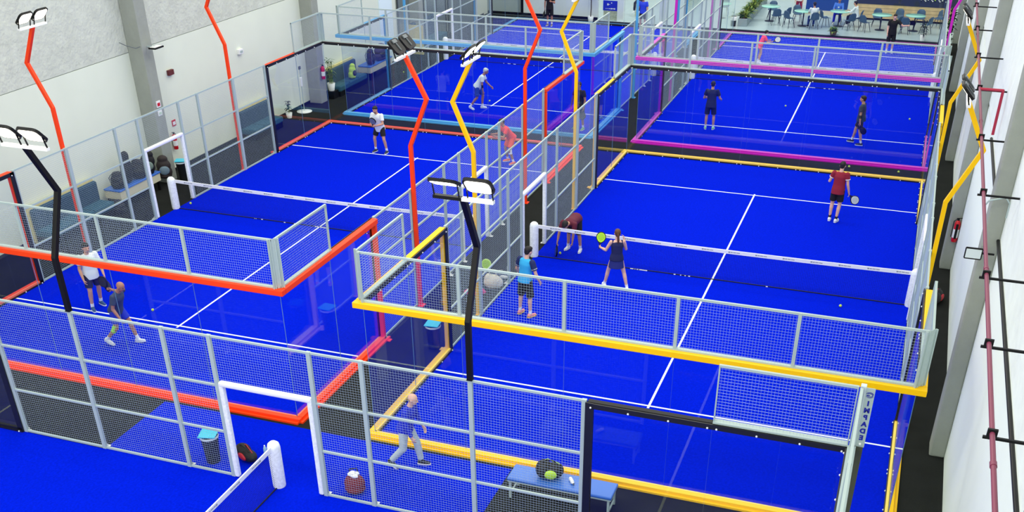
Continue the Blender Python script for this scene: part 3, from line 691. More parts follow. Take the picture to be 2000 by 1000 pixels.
for i in range(60): leaf(mb, (random.uniform(-.05, .05), 0, random.uniform(.3, .95)), rnd_dir(-.2, 1.2), random.uniform(.2, .35), .03, 0, .4)
tag(mb.build('foliage', [LEAF2], t), kind='stuff')
t = thing('potted_plant', 'tall leafy green shrub standing in the gap by the right wall', 'plant', (10.42, 40.2, 0)); pot(t, .25, .4, mat('brown_pot', (96, 80, 62))); MB().path([(0, 0, .3), (.0, 0, 1.0)], .03).build('stem', STEM, t); mb = MB()
for i in range(240): leaf(mb, (random.uniform(-.12, .12), random.uniform(-.25, .25), random.uniform(.5, 1.9)), rnd_dir(-.2, 1.2), random.uniform(.15, .3), .05, random.choice((0, 1)), .3)
tag(mb.build('foliage', [LEAF, LEAF2], t), kind='stuff')
# tables and shell chairs
GREEN = mat('green_glass_top', (150, 214, 196), .15); CHB = mat('slate_blue_shell', (62, 92, 118), .5); LEGD = mat('chair_leg', (30, 36, 44), .5)
def table():
    t = thing('cafe_table', 'x', 'table'); MB().lathe([(.0, .73), (.5, .73), (.51, .745), (.5, .76), (0, .76)], 32, cap=False).build('table_top', GREEN, t)
    MB().tube((0, 0, .03), (0, 0, .73), .035).build('pedestal', LEGD, t); MB().lathe([(.25, 0), (.25, .015), (.05, .04)], 20).build('base', LEGD, t); return t
def shell_chair():
    t = thing('cafe_chair', 'x', 'chair'); n = 8; m_ = 8; vs = []; fs = []
    for i in range(n+1):
        a = i/n
        for j in range(m_+1):
            b = (j/m_-.5)*2; w_ = .23 if a < .45 else .23-.05*(a-.45)
            if a < .45: y = .22-.42*a/.45; z = .45+.03*b*b-.015
            else: q = (a-.45)/.55; y = -.2-.10*q; z = .45+.40*q
            y += .07*b*b*max(0, (a-.3)); rr = 1-.25*abs(b)**4*(a > .9)
            vs.append((b*w_*rr, y, z - (.05*b**4 if a > .95 else 0)))
    for i in range(n):
        for j in range(m_): k = i*(m_+1)+j; fs.append((k, k+1, k+m_+2, k+m_+1))
    o = MB().add(vs, fs, 0, True).build('seat_shell', CHB, t); s = o.modifiers.new('s', 'SOLIDIFY'); s.thickness = .02
    for x in (-1, 1):
        for y in (-1, 1): MB().tube((x*.14, y*.13, .44), (x*.23, y*.22, 0), .018, .012, 8).build('leg', LEGD, t)
    return t
tp = table(); spots = [(1.3, 45.3, 'leftmost green topped round table, next to the planters'), (3.15, 44.5, 'second green topped round table from the planters'), (4.95, 45.0, 'green topped round table with the two people in blue and white'), (7.1, 44.7, 'round green table left of the man in black'), (8.75, 45.0, 'rightmost round green table, near the slender potted plant')]
for i, (x, y, lb) in enumerate(spots):
    o = tp if i == 0 else copy_tree(tp); o.location = (x, y, .002); o['label'] = lb; o['group'] = 'round cafe tables'
CH = [(1.75, 44.35, 15, 'slate chair nearest the floor edge at the leftmost table'), (2.15, 44.8, 60, 'slate chair on the right of the leftmost table'), (1.3, 46.1, 180, 'slate chair behind the leftmost table'),
      (2.75, 45.3, 200, 'slate chair behind the second table'), (3.75, 43.95, 20, 'slate chair with the person in jeans at the second table'), (2.5, 43.9, -40, 'slate chair in front left of the second table'),
      (4.25, 44.6, -60, 'slate chair left of the third table'), (5.55, 44.2, 40, 'slate chair in front right of the third table'), (5.85, 45.1, 80, 'slate chair right of the third table'), (4.8, 45.95, 180, 'slate chair behind the third table under the person in blue'),
      (6.35, 44.0, -35, 'slate chair in front left of the fourth table'), (7.9, 44.2, 50, 'slate chair in front right of the fourth table'), (6.85, 45.6, 185, 'slate chair behind the fourth table'), (7.9, 45.9, 170, 'slate chair between the fourth and fifth tables, at the back'),
      (8.35, 44.1, -10, 'slate chair in front of the rightmost table'), (9.35, 44.4, 60, 'slate chair right of the rightmost table'), (9.0, 46.0, 180, 'slate chair behind the rightmost table'), (9.95, 46.2, 150, 'dark chair in the right corner by the counter')]
cp = shell_chair()
for i, (x, y, a, lb) in enumerate(CH):
    o = cp if i == 0 else copy_tree(cp); o.location = (x, y, .002); o.rotation_euler = (0, 0, R(a)); o['label'] = lb; o['group'] = 'slate blue cafe chairs'
t = thing('bar_counter', 'wood fronted bar counter with a navy band and pale lettering', 'counter', (8.0, 47.6, 0))
WOODC = mat('oak_boards', (214, 186, 134), .6, var=.15, scale=3)
MB().box(-2.4, 2.7, -.3, .5, .1, .8).build('wooden_front', WOODC, t)
for z in (.27, .44, .61): MB().box(-2.4, 2.7, -.303, -.3, z-.004, z+.004).build('board_gap', BLKM, t)
MB().box(-2.42, 2.72, -.32, .5, .8, 1.5).build('navy_band', mat('navy', (34, 44, 72), .5), t); MB().box(-2.4, 2.7, -.26, .5, 0, .1).build('plinth', BLKM, t)
l = MB()
for k, x in enumerate((.85, 1.02, 1.2, 1.38, 1.55, 1.74, 1.92)): l.box(x, x+.045, -.33, -.32, 1.08, 1.36, 1 if k == 4 else 0).box(x, x+(.11 if k % 2 else .045), -.33, -.32, 1.08, 1.13, 1 if k == 4 else 0)
l.build('lettering', [WHITE, mat('lime_letter', (190, 230, 60), .5)], t)
b = MB().box(2.85, 5.1, 48.3, 48.45, 0, 3).build('wall_cafe', mat('deep_blue_wall', (14, 66, 150), .7)); tag(b, kind='structure')
b = MB().box(2.85, 5.4, 47.9, 48.3, 0, .16).build('trim_26', CREAM); tag(b, kind='structure')

# corner post and lettered plate of the nearest court (letters cut through, read from the outside)
host = [o for o in bpy.data.objects if 'label' in o and o.name.startswith('glass_end_wall') and 'right hand end of the nearest' in o['label']][0]
Mi = (Matrix.Translation(host.location) @ Matrix.Rotation(-pi/2, 4, 'Z')).inverted()
for ch in [k for k in bpy.data.objects if k.parent == host and k.name.startswith('corner_plate')]:
    if all(v.co.x < 5 for v in ch.data.vertices): bpy.data.objects.remove(ch)
LSTEEL = mat('light_steel', (196, 210, 214), .4)
MB().box(9.11, 9.19, -2.24, -2.15, 0, 4.02, 0, Mi).build('corner_post', LSTEEL, host, bevel=.006)
MB().box(9.19, 9.315, -2.235, -2.225, 3.02, 4.0, 0, Mi).build('corner_plate', STEEL, host)
MB().box(9.19, 9.305, -2.235, -2.225, 0.0, 3.02, 0, Mi).build('corner_filler', mat('olive_filler', (74, 78, 58), .6), host)
cut = mat('letter_blue', (10, 24, 150), .8)
lz = 3.80
def put(me, z):
    o = link('letter', me, host); o.matrix_parent_inverse = Matrix.Identity(4)
    o.matrix_local = Mi @ Matrix.Translation((9.252, -2.2375, z)) @ Matrix.Rotation(pi/2, 4, 'X') @ Matrix.Scale(-1, 4, V((1, 0, 0)))
    me.materials.clear(); me.materials.append(cut)
for i, c in enumerate('IMPADE'): put(text_mesh(c, .105, 'letter'), 3.75 - i*.115)
lg = MB(); n = 20
def arc(r0x, r0y, r1x, r1y, a0, a1):
    for k in range(n):
        q0 = R(a0+(a1-a0)*k/n); q1 = R(a0+(a1-a0)*(k+1)/n)
        lg.add([(r0x*cos(q0), r0y*sin(q0), 0), (r1x*cos(q0), r1y*sin(q0), 0), (r1x*cos(q1), r1y*sin(q1), 0), (r0x*cos(q1), r0y*sin(q1), 0)], [(0, 1, 2, 3)])
arc(.034, .022, .046, .032, 40, 330); arc(.048, .036, .057, .046, 20, 160); arc(.05, .04, .056, .047, 200, 340); lg.add([(0, -.012, 0), (.045, -.012, 0), (.045, .003, 0), (0, .003, 0)], [(0, 1, 2, 3)])
put(lg.data('logo', cut), 3.89)
MB().ball((9.252, -2.24, 3.07), (.02, .02, .02), 6, 10).build('bolt', BOLT, host).matrix_local = Mi

# ---------------------------------------------------------------- people
EYE = mat('eye_dark', (40, 28, 24), .4); LIP = mat('lips', (150, 84, 74), .6)
SKIN = {k: mat('skin_'+k, c, .55) for k, c in {'light': (226, 178, 152), 'mid': (206, 152, 122), 'tan': (176, 122, 92)}.items()}
HAIR = {k: mat('hair_'+k, c, .7, bump=.3, bscale=60) for k, c in {'black': (22, 18, 18), 'brown': (88, 54, 32), 'white': (206, 210, 208), 'grey': (132, 112, 96)}.items()}
def cloth(c): return mat('cloth_%d_%d_%d' % c, c, .85, bump=.12, bscale=14)
def nrm(v): return V(v).normalized()
def person(label, loc, yaw, pose, wear, H=1.76, vox=.0105, female=False):
    s = H/1.76
    t = thing('person', label, 'person', loc, R(yaw)); g = lambda k, d: pose.get(k, d)
    lean, tilt, tw = R(g('lean', 5)), R(g('tilt', 0)), R(g('twist', 0))
    Mt = Matrix.Rotation(tw, 3, 'Z') @ Matrix.Rotation(-lean, 3, 'X') @ Matrix.Rotation(tilt, 3, 'Y')
    hw = .088*s; sw = (.165 if female else .187)*s
    Hp = V((0, 0, 0)); hips = [V((-hw, 0, -.02*s)), V((hw, 0, -.02*s))]
    hrot = Matrix.Rotation(R(g('hiptwist', 0)), 3, 'Z'); hips = [hrot @ h for h in hips]
    Th, Sh, UA, FA = .42*s, .415*s, .285*s, .25*s
    legs = []
    for i, k in enumerate('lr'):
        th = nrm(g(k+'t', (-.08 if k == 'l' else .08, .02, -1))); shn = nrm(g(k+'s', (th.x*.4, -.04, -1)))
        kn = hips[i]+th*Th; an = kn+shn*Sh; ft = nrm(g(k+'foot', (-.15 if k == 'l' else .15, 1, 0))); legs.append([hips[i], kn, an, ft])
    low = min(l[2].z for l in legs)
    if 'seat' in pose: off = V((0, 0, pose['seat']+.09*s))
    else: off = V((0, 0, -low+.085*s))
    mid = (legs[0][2]+legs[1][2])/2 if 'seat' not in pose else V((0, 0, 0))
    off.x -= mid.x; off.y -= mid.y
    Hp += off; legs = [[l[0]+off, l[1]+off, l[2]+off, l[3]] for l in legs]
    T = lambda v: Hp + Mt @ (V(v)*s)
    neck = T((0, -.01, .50)); chest = T((0, 0, .36)); waist = T((0, .0, .16)); belly = T((0, .015 if not female else 0, .10))
    hd = Matrix.Rotation(tw+R(g('headyaw', 0)), 3, 'Z') @ Matrix.Rotation(-R(g('headpitch', math.degrees(lean)*.6)), 3, 'X')
    hc = neck + (hd @ V((0, .035*s, .155*s)))*1.0 + V((0, 0, 0)); HH = lambda v: hc + hd @ (V(v)*s)
    sho = [T((-sw/s, -.01, .435)), T((sw/s, -.01, .435))]
    arms = []
    for i, k in enumerate('lr'):
        ua = nrm(g(k+'u', (-.18 if k == 'l' else .18, .05, -1))); fa = nrm(g(k+'f', (-.02 if k == 'l' else .02, .35, -1)))
        el = sho[i]+ua*UA; wr_ = el+fa*FA; arms.append([sho[i], el, wr_, nrm(g(k+'h', fa))])
    b = MB()
    bw = g('bulk', 1.0)
    def ell(c, r, M3): b.ball(c, tuple(x*s for x in r), 12, 18, 0, M3.to_4x4())
    ell(T((0, 0, .02)), (.155*bw, .11*bw, .12), Mt); ell(belly, (.135*bw, .10*bw, .12), Mt); ell(T((0, 0, .24)), (.138*bw, .10*bw, .13), Mt); ell(T((0, .0, .36)), (.155*bw, .105*bw, .11), Mt)
    ell(T((0, -.01, .425)), (.16, .075, .06), Mt)
    if female:
        for x in (-.06, .06): ell(T((x, .085, .33)), (.05, .045, .05), Mt)
    cap(b, T((0, -.01, .43)), hc - hd @ V((0, .02*s, .07*s)), .062*s, .052*s)
    # head: skull, face, jaw, nose, ears
    def eh(c, r): b.ball(HH(c), tuple(x*s for x in r), 14, 20, 0, hd.to_4x4())
    eh((0, -.012, .02), (.077, .096, .092)); eh((0, .02, -.02), (.063, .074, .09)); eh((0, .034, -.075), (.042, .045, .036)); eh((0, .094, -.018), (.013, .02, .02)); eh((0, .088, .004), (.009, .014, .03))
    for x in (-.079, .079): eh((x, -.005, -.012), (.012, .018, .03))
    for i in range(2):
        a = arms[i]; cap(b, a[0], a[1], .05*s, .04*s); cap(b, a[1], a[1]*.55+a[2]*.45, .041*s, .038*s); cap(b, a[1]*.55+a[2]*.45, a[2], .038*s, .026*s)
        # hand: palm, thumb, four fingers
        d = a[3]; fa = (a[2]-a[1]).normalized(); inn = V((1 if i == 0 else -1, 0, 0)); side = d.cross(inn)
        if side.length < .2: side = d.cross(V((0, 1, 0)))
        side.normalize(); pn = side.cross(d).normalized()      # pn: palm normal
        if pn.dot(inn) < 0: pn = -pn
        if (i == 0 and side.y < 0) or (i == 1 and side.y < 0): side = -side
        cu = g('curl', .5); w0 = a[2]
        for q in (-.022, 0, .022): cap(b, w0+d*.015*s+side*q*s*.7, w0+d*.075*s+side*q*s, .017*s, .014*s, 8)
        for q, L in ((-.030, .062), (-.010, .075), (.010, .08), (.030, .072)):
            p0 = w0+d*.08*s+side*q*s*.95; d1 = (d+pn*cu).normalized(); p1 = p0+d1*L*.5*s; d2 = (d*(1-cu*.8)+pn*(cu*1.8)).normalized(); p2 = p1+d2*L*.5*s
            cap(b, p0, p1, .0095*s, .009*s, 8); cap(b, p1, p2, .009*s, .008*s, 8)
        p0 = w0+d*.03*s+side*.025*s; d1 = (d*.6+side*.6+pn*.5).normalized(); p1 = p0+d1*.045*s; cap(b, p0, p1, .012*s, .010*s, 8); cap(b, p1, p1+(d*.8+pn*.6).normalized()*.03*s, .010*s, .009*s, 8)
    for i in range(2):
        l = legs[i]; cap(b, l[0], l[1], .085*s*(.5+.5*bw), .054*s); m_ = l[1]*.68+l[2]*.32; bk = (l[2]-l[1]).normalized(); bkn = V((0, -1, 0)); bkn = (bkn - bk*bkn.dot(bk)); cap(b, l[1], m_+bkn*.012*s, .053*s, .055*s); cap(b, m_+bkn*.012*s, l[2], .053*s, .034*s)
        f = l[3]; cap(b, l[2]-V((0, 0, .03*s))-f*.03*s, l[2]-V((0, 0, .045*s))+f*.12*s, .032*s, .028*s)
    ec = [HH((x, .083, .012)) for x in (-.03, .03)]; mc = HH((0, .083, -.062))
    def mf(p):
        if (p-ec[0]).length < .012*s or (p-ec[1]).length < .012*s: return 1
        if (p-mc).length < .016*s and abs((hd.transposed() @ (p-mc)).z) < .007*s: return 2
        return 0
    body = link('body', blob(b, vox, 3, mf, [SKIN[wear.get('skin', 'mid')], EYE, LIP], 'body'), t)
    # hair
    hk = wear.get('hair', 'black')
    if hk and hk != 'bald':
        h = MB(); hb = lambda c, r: h.ball(HH(c), tuple(x*s for x in r), 12, 18, 0, hd.to_4x4())
        hb((0, -.028, .036), (.087, .098, .088)); hb((0, .012, .074), (.07, .072, .045)); hb((0, -.06, -.02), (.07, .05, .062))
        if wear.get('pony'):
            hb((0, -.11, .0), (.03, .035, .03)); cap(h, HH((0, -.125, -.01)), HH((.01, -.135, -.14)), .03*s, .032*s); cap(h, HH((.01, -.135, -.14)), HH((.015, -.10, -.30)), .034*s, .012*s)
        if wear.get('cap'): link('cap', blob(h, .012, 2, None, [cloth(wear['cap'])], 'cap'), t)
        else: link('hair', blob(h, .012, 2, None, [HAIR[hk]], 'hair'), t)
    elif hk == 'bald' and wear.get('fringe'):
        h = MB(); h.ball(HH((0, -.05, -.015)), (.084*s, .06*s, .04*s), 10, 16, 0, hd.to_4x4()); link('hair', blob(h, .012, 2, None, [HAIR[wear['fringe']]], 'hair'), t)
    if wear.get('beard'):
        h = MB(); h.ball(HH((0, .038, -.078)), (.048*s, .05*s, .034*s), 10, 14, 0, hd.to_4x4()); link('beard', blob(h, .01, 2, None, [HAIR[wear['beard']]], 'beard'), t)
    # shirt
    sh = wear.get('shirt', (230, 230, 230)); c = MB(); e2 = lambda v, r: c.ball(T(v), tuple(x*s for x in r), 12, 20, 0, Mt.to_4x4())
    hem = wear.get('hem', -.07); fk = .94 if female else 1; ring = []
    prof = [(.462, .07, .06), (.445, .115, .08), (.41, .165*fk, .108), (.35, .178*fk*bw, .126*bw), (.24, .166*fk*bw, .124*bw), (.12, (.168 if not female else .148)*bw, .13*bw), (.02, .184*bw, .15*bw), (hem, .192*bw, .165*bw)]
    for z, rx, ry in prof: ring.append([T((rx*abs(cos(2*pi*j/28))**.85*(1 if cos(2*pi*j/28) > 0 else -1), ry*sin(2*pi*j/28), z)) for j in range(28)])
    c.add([v for r_ in ring for v in r_], [(q*28+j, q*28+(j+1) % 28, (q+1)*28+(j+1) % 28, (q+1)*28+j)[::-1] for q in range(len(prof)-1) for j in range(28)]+[list(range(28)), list(range(28*(len(prof)-1), 28*len(prof)))[::-1]])
    sl = wear.get('sleeve', .62)
    if sl > 0: e2((0, -.008, .42), (.19*fk, .092, .07)); e2((0, -.005, .455), (.10, .075, .045))
    if sl > 0:
        for a in arms:
            c.ball(a[0], (.068*s,)*3, 10, 16)
            if sl <= 1: e = a[0].lerp(a[1], sl); cap(c, a[0], e, .068*s, .072*s, 16, True)
            else: cap(c, a[0], a[1], .064*s, .05*s); cap(c, a[1], a[1].lerp(a[2], sl-1), .05*s, .038*s, 14, True)
    else:
        for a in arms: c.ball(a[0]*.75+T((0, 0, .43))*.25, (.05*s,)*3, 8, 12)
    shb = link('shirt' if not wear.get('dress') else 'dress', blob(c, .011, 5, None, [cloth(sh)], 'shirt'), t)
    if wear.get('yoke'):   # differently coloured upper back panel
        c = MB(); c.ball(T((0, -.055, .27)), (.14*s, .075*s, .17*s), 10, 18, 0, Mt.to_4x4()); c.ball(T((0, .05, .3)), (.12*s, .08*s, .13*s), 10, 18, 0, Mt.to_4x4()); link('shirt_panel', blob(c, .011, 3, None, [cloth(wear['yoke'])], 'panel'), t)
    if wear.get('sleeves'):
        for a in arms:
            c = MB(); c.ball(a[0], (.071*s,)*3, 10, 16); cap(c, a[0], a[0].lerp(a[1], sl+.05), .072*s, .076*s, 16, True); link('sleeve', blob(c, .011, 2, None, [cloth(wear['sleeves'])], 'sleeve'), t)
    if wear.get('band') and sl <= 1 and sl > 0:
        for a in arms: MB().tube(a[0].lerp(a[1], sl-.12), a[0].lerp(a[1], sl-.04), .074*s, .075*s, 18).build('sleeve_band', WHITE, t)
    # shorts / trousers / skirt
    c = MB(); e3 = lambda v, r: c.ball(T(v), tuple(x*s for x in r), 12, 20, 0, Mt.to_4x4()); e3((0, 0, .02), (.155*bw, .115*bw, .10)); e3((0, 0, -.03), (.165*bw, .125*bw, .09))
    if wear.get('skirt'):
        r = []; hz = wear['skirt']
        for z, rx, ry in ((.06, .15, .115), (-.08, .185, .15), (hz, .215, .19)): r.append([T((rx*cos(2*pi*j/24), ry*sin(2*pi*j/24), z)) for j in range(24)])
        c.add(r[0]+r[1]+r[2], [(q*24+j, q*24+(j+1) % 24, q*24+24+(j+1) % 24, q*24+24+j)[::-1] for q in (0, 1) for j in range(24)]+[list(range(24)), list(range(48, 72))[::-1]])
        link('skirt', blob(c, .011, 2, None, [cloth(wear.get('bottom', sh))], 'skirt'), t)
    else:
        ln = wear.get('len', .78)
        for l in legs:
            if ln <= 1: cap(c, l[0], l[0].lerp(l[1], ln), .105*s*(.5+.5*bw), .094*s, 18, True)
            else: cap(c, l[0], l[1], .1*s*(.5+.5*bw), .075*s, 16); cap(c, l[1], l[1].lerp(l[2], ln-1), .076*s, .062*s, 16, ln < 2)
        link('trousers' if ln > 1.2 else 'shorts', blob(c, .011, 3, None, [cloth(wear.get('bottom', (20, 20, 24)))], 'shorts'), t)
    # socks and shoes
    for i, l in enumerate(legs):
        f = l[3]; d = (l[2]-l[1]).normalized(); sc_ = wear.get('sock', (235, 238, 238))
        if sc_ and wear.get('len', .78) < 1.5: MB().tube(l[2]-d*.10*s, l[2]-d*.0*s, .042*s, .04*s, 14).build('sock', cloth(sc_), t)
        c = MB(); a = l[2]-V((0, 0, .03*s)); cap(c, a-f*.035*s, a+f*.03*s, .045*s, .044*s); cap(c, a+f*.03*s-V((0, 0, .012*s)), a+f*.15*s-V((0, 0, .02*s)), .043*s, .033*s); cap(c, l[2]-d*.02*s, a, .04*s, .043*s)
        link('shoe', blob(c, .009, 3, None, [cloth(wear.get('shoe', (236, 240, 240)))], 'shoe'), t)
        sx = f.cross(V((0, 0, 1))).normalized(); sole = MB(); o0 = a-V((0, 0, .037*s)); upn = sx.cross(f)
        pts_ = [(-.075, .03), (-.075, -.03), (.0, -.04), (.12, -.045), (.18, -.025), (.19, 0), (.18, .025), (.12, .045), (.0, .04)]
        vs = [o0+f*p*s+sx*q*s+upn*zz*s for zz in (-.016, .008) for p, q in pts_]; n = len(pts_)
        sole.add(vs, [list(range(n))[::-1], list(range(n, 2*n))]+[(j, (j+1) % n, n+(j+1) % n, n+j) for j in range(n)]).build('sole', cloth(wear.get('sole', (225, 230, 232))), t)
    if wear.get('knee') is not None:
        for i in wear['knee'][0]: l = legs[i]; MB().tube(l[0].lerp(l[1], .82), l[1].lerp(l[2], .3), .066*s, .062*s, 16).build('knee_sleeve', cloth(wear['knee'][1]), t)
    if wear.get('armband'):
        a = arms[wear['armband'][0]]; MB().tube(a[1].lerp(a[2], -.0), a[1].lerp(a[2], .45), .045*s, .04*s, 14).build('elbow_sleeve', cloth(wear['armband'][1]), t)
    Mw = Matrix.Translation(V(loc)) @ Matrix.Rotation(R(yaw), 4, 'Z')
    return t, [Mw @ (a[2]+a[3]*.07*s) for a in arms], Mw.to_3x3()
def held(label, pr, hand, d, face, edge=None, roll=0, scale=1):
    """racket in hand; d = direction of the racket head in the person's frame"""
    p = pr[1][hand]; dw = (pr[2] @ nrm(d)); q = V((0, 0, 1)).rotation_difference(dw) @ Matrix.Rotation(roll, 3, 'Z').to_quaternion()
    return racket(label, p - dw*.05, q.to_euler(), face, edge or BLKM)
RK = {k: mat('racket_'+k, c, .4) for k, c in {'grey': (128, 138, 142), 'black': (26, 28, 32), 'lime': (176, 232, 40), 'white': (206, 214, 210), 'blue': (40, 70, 170)}.items()}
F2 = ''
G = .0085
# orange court
p = person('man in a white shirt and black shorts holding a grey racket, far left', (-8.28, 17.25, G), 174, dict(lean=16, lt=(-.26, .2, -1), ls=(-.08, -.22, -1), rt=(.26, .2, -1), rs=(.1, -.22, -1), lu=(-.25, .25, -1), lf=(.85, .75, -.2), ru=(.12, .3, -1), rf=(-.75, .8, -.1), headpitch=18), dict(shirt=(226, 234, 232), bottom=(18, 18, 22), hair='black', shoe=(44, 54, 60), bulk=1.12, beard='black', hem=-.13, len=.72), 1.78)
held('grey racket held up by the man in white and black', p, 1, (-.25, .3, .6), RK['grey'])
p = person('man in coral orange shirt and shorts crouching ready with a racket', (-3.5, 17.6, G), 138, dict(lean=38, lt=(-.22, .45, -1), ls=(-.1, -.35, -1), rt=(.25, .35, -1), rs=(.12, -.3, -1), lu=(-.1, .5, -1), lf=(.45, .8, .1), ru=(.15, .45, -.9), rf=(-.25, .95, .15), headpitch=12), dict(shirt=(246, 62, 70), bottom=(250, 84, 54), hair='black', skin='tan', shoe=(250, 120, 84), knee=([0], (226, 232, 230))), 1.78)
held('grey racket held out by the man in coral orange', p, 1, (-.35, .7, .45), RK['grey'])
p = person('man in a white shirt and dark shorts seen from behind the orange rail', (-9.4, 3.2, G), -118, dict(lean=8, lt=(-.1, -.12, -1), ls=(-.02, -.25, -1), rt=(.12, .2, -1), rs=(.05, -.1, -1), lu=(-.22, .1, -1), lf=(.1, .6, -.8), ru=(.2, .0, -1), rf=(0, .4, -1), headpitch=8), dict(shirt=(228, 236, 236), bottom=(24, 34, 66), hair='black', skin='mid', shoe=(50, 84, 120), hem=-.12), 1.84)
held('dark racket held low by the man in white behind the rail', p, 0, (.1, .5, -.8), RK['black'])
p = person('bald man in grey and black shirt running, one knee in a lime sleeve', (-7.5, 1.75, G), -86, dict(lean=24, tilt=4, lt=(-.1, .55, -1), ls=(-.04, .25, -1), rt=(.12, .0, -1), rs=(.1, -1.0, -1), lu=(-.5, -.85, -.5), lf=(-.35, -.95, -.05), ru=(.2, -.1, -1), rf=(.1, .6, -.8), headpitch=26, lfoot=(-.05, 1, .12), rfoot=(.1, 1, -.35), hiptwist=0), dict(shirt=(58, 70, 88), bottom=(34, 54, 190), hair='bald', skin='tan', shoe=(228, 230, 232), knee=([1], (170, 240, 60)), len=.7), 1.8)
held('black racket swung back by the running bald man', p, 0, (-.2, -.7, .5), RK['black'])
# yellow court
p = person('man in a cyan and navy shirt and black shorts seen from behind', (1.02, 6.3, G), -22, dict(lean=6, lt=(-.12, .03, -1), ls=(-.03, -.08, -1), rt=(.14, .03, -1), rs=(.06, -.08, -1), lu=(-.4, .0, -1), lf=(-.05, .55, -.8), ru=(.4, .02, -1), rf=(.05, .5, -.9), headpitch=14, headyaw=-8), dict(shirt=(50, 172, 226), sleeves=(26, 40, 92), bottom=(24, 26, 30), hair='black', skin='light', shoe=(240, 150, 150), bulk=1.14, len=1.0, band=True, sole=(240, 200, 90)), 1.84)
p = person('person in a maroon shirt and black shorts bending down behind the net', (.92, 10.75, G), 172, dict(lean=88, lt=(-.14, .12, -1), ls=(-.05, -.14, -1), rt=(.22, .12, -1), rs=(.1, -.14, -1), lu=(.12, .1, -1), lf=(.1, .0, -1), ru=(.25, .25, -1), rf=(.1, .2, -1), headpitch=70), dict(shirt=(96, 26, 48), bottom=(20, 20, 24), hair='black', skin='mid', len=.95), 1.76)
held('blue racket pointing at the ball, held by the person bending down', p, 1, (.05, .12, -1), RK['blue'])
p = person('woman in a navy dress with a brown ponytail walking past the net', (2.72, 8.6, G), 22, dict(lean=2, lt=(-.28, .30, -1), ls=(-.2, .1, -1), rt=(.3, -.1, -1), rs=(.22, -.3, -1), lu=(-.45, .2, -.9), lf=(-.4, .8, -.05), ru=(.3, .35, -.85), rf=(-.15, .5, .85), headpitch=2, rfoot=(.1, 1, -.3)), dict(shirt=(18, 26, 74), bottom=(22, 34, 110), hair='brown', pony=True, skin='light', sleeve=0, skirt=-.27, dress=True), 1.70, female=True)
held('lime racket carried by the woman in the navy dress', p, 0, (.15, .25, .8), RK['lime'], roll=.3)
p = person('man in a maroon shirt and black shorts seen from behind, far side of the net', (7.58, 15.45, G), -10, dict(lean=4, lt=(-.06, .06, -1), ls=(.0, -.12, -1), rt=(.04, -.02, -1), rs=(-.04, -.2, -1), lu=(-.35, .1, -.9), lf=(-.1, 1, .1), ru=(.18, -.02, -1), rf=(.22, .28, -1), headpitch=8), dict(shirt=(138, 18, 46), bottom=(18, 16, 20), hair='black', skin='light', sock=(24, 26, 30), band=True, hem=-.13, sleeve=.55), 1.84)
held('white and grey racket hanging in the hand of the maroon-shirted man', p, 1, (.75, .35, -.7), RK['white'])
# magenta court
p = person('man in navy shirt and shorts seen from behind through the glass', (2.2, 23.85, G), 4, dict(lean=6, lt=(-.1, .02, -1), ls=(-.02, -.06, -1), rt=(.1, .04, -1), rs=(.03, -.1, -1), lu=(-.35, .1, -1), lf=(.1, .9, -.2), ru=(.4, .1, -1), rf=(.1, .8, -.3), headpitch=8), dict(shirt=(18, 26, 66), bottom=(12, 16, 36), hair='black', skin='mid', bulk=1.28, hem=-.14, shoe=(150, 220, 160), len=.9), 1.8)
p = person('man in dark grey shirt and black shorts walking left, seen through the glass', (7.6, 23.7, G), 82, dict(lean=2, lt=(-.05, -.1, -1), ls=(0, -.25, -1), rt=(.06, .38, -1), rs=(.03, .18, -1), lu=(-.15, .0, -1), lf=(-.05, -.1, -1), ru=(.1, .0, -1), rf=(0, .3, -1), headpitch=4), dict(shirt=(46, 62, 84), bottom=(18, 20, 30), hair='black', skin='mid', armband=(0, (20, 22, 26)), shoe=(40, 44, 52), hem=-.1), 1.78)
held('dark racket held down by the man in dark grey', p, 0, (-.1, -.6, -.75), RK['black'])
p = person('woman in a bright pink top and shorts on the magenta framed court', (2.25, 35.3, G), -60, dict(lean=26, lt=(-.12, .25, -1), ls=(-.04, -.2, -1), rt=(.12, .1, -1), rs=(.04, -.25, -1), lu=(-.2, .4, -1), lf=(.1, 1, .1), ru=(.2, .4, -1), rf=(-.1, 1, .1)), dict(shirt=(250, 50, 110), bottom=(252, 70, 130), hair='black', skin='mid', skirt=-.2), 1.52, .014, True)
held('pale racket held by the woman in bright pink', p, 1, (0, 1, .3), RK['white'])
p = person('man in black shirt and shorts at the far right of the magenta court', (7.85, 39.35, G), 190, dict(lean=10, lt=(-.06, .05, -1), ls=(0, -.1, -1), rt=(.06, .05, -1), rs=(0, -.1, -1), lu=(-.6, .2, -.5), lf=(-.6, .6, .2), ru=(.15, .05, -1), rf=(.0, .4, -1), headpitch=12), dict(shirt=(18, 18, 22), bottom=(16, 16, 20), hair='black', skin='light', bulk=1.08, len=1.0, hem=-.12), 1.84, .014)
held('dark racket raised by the man in black at the far right', p, 0, (-.5, .6, .6), RK['black'])
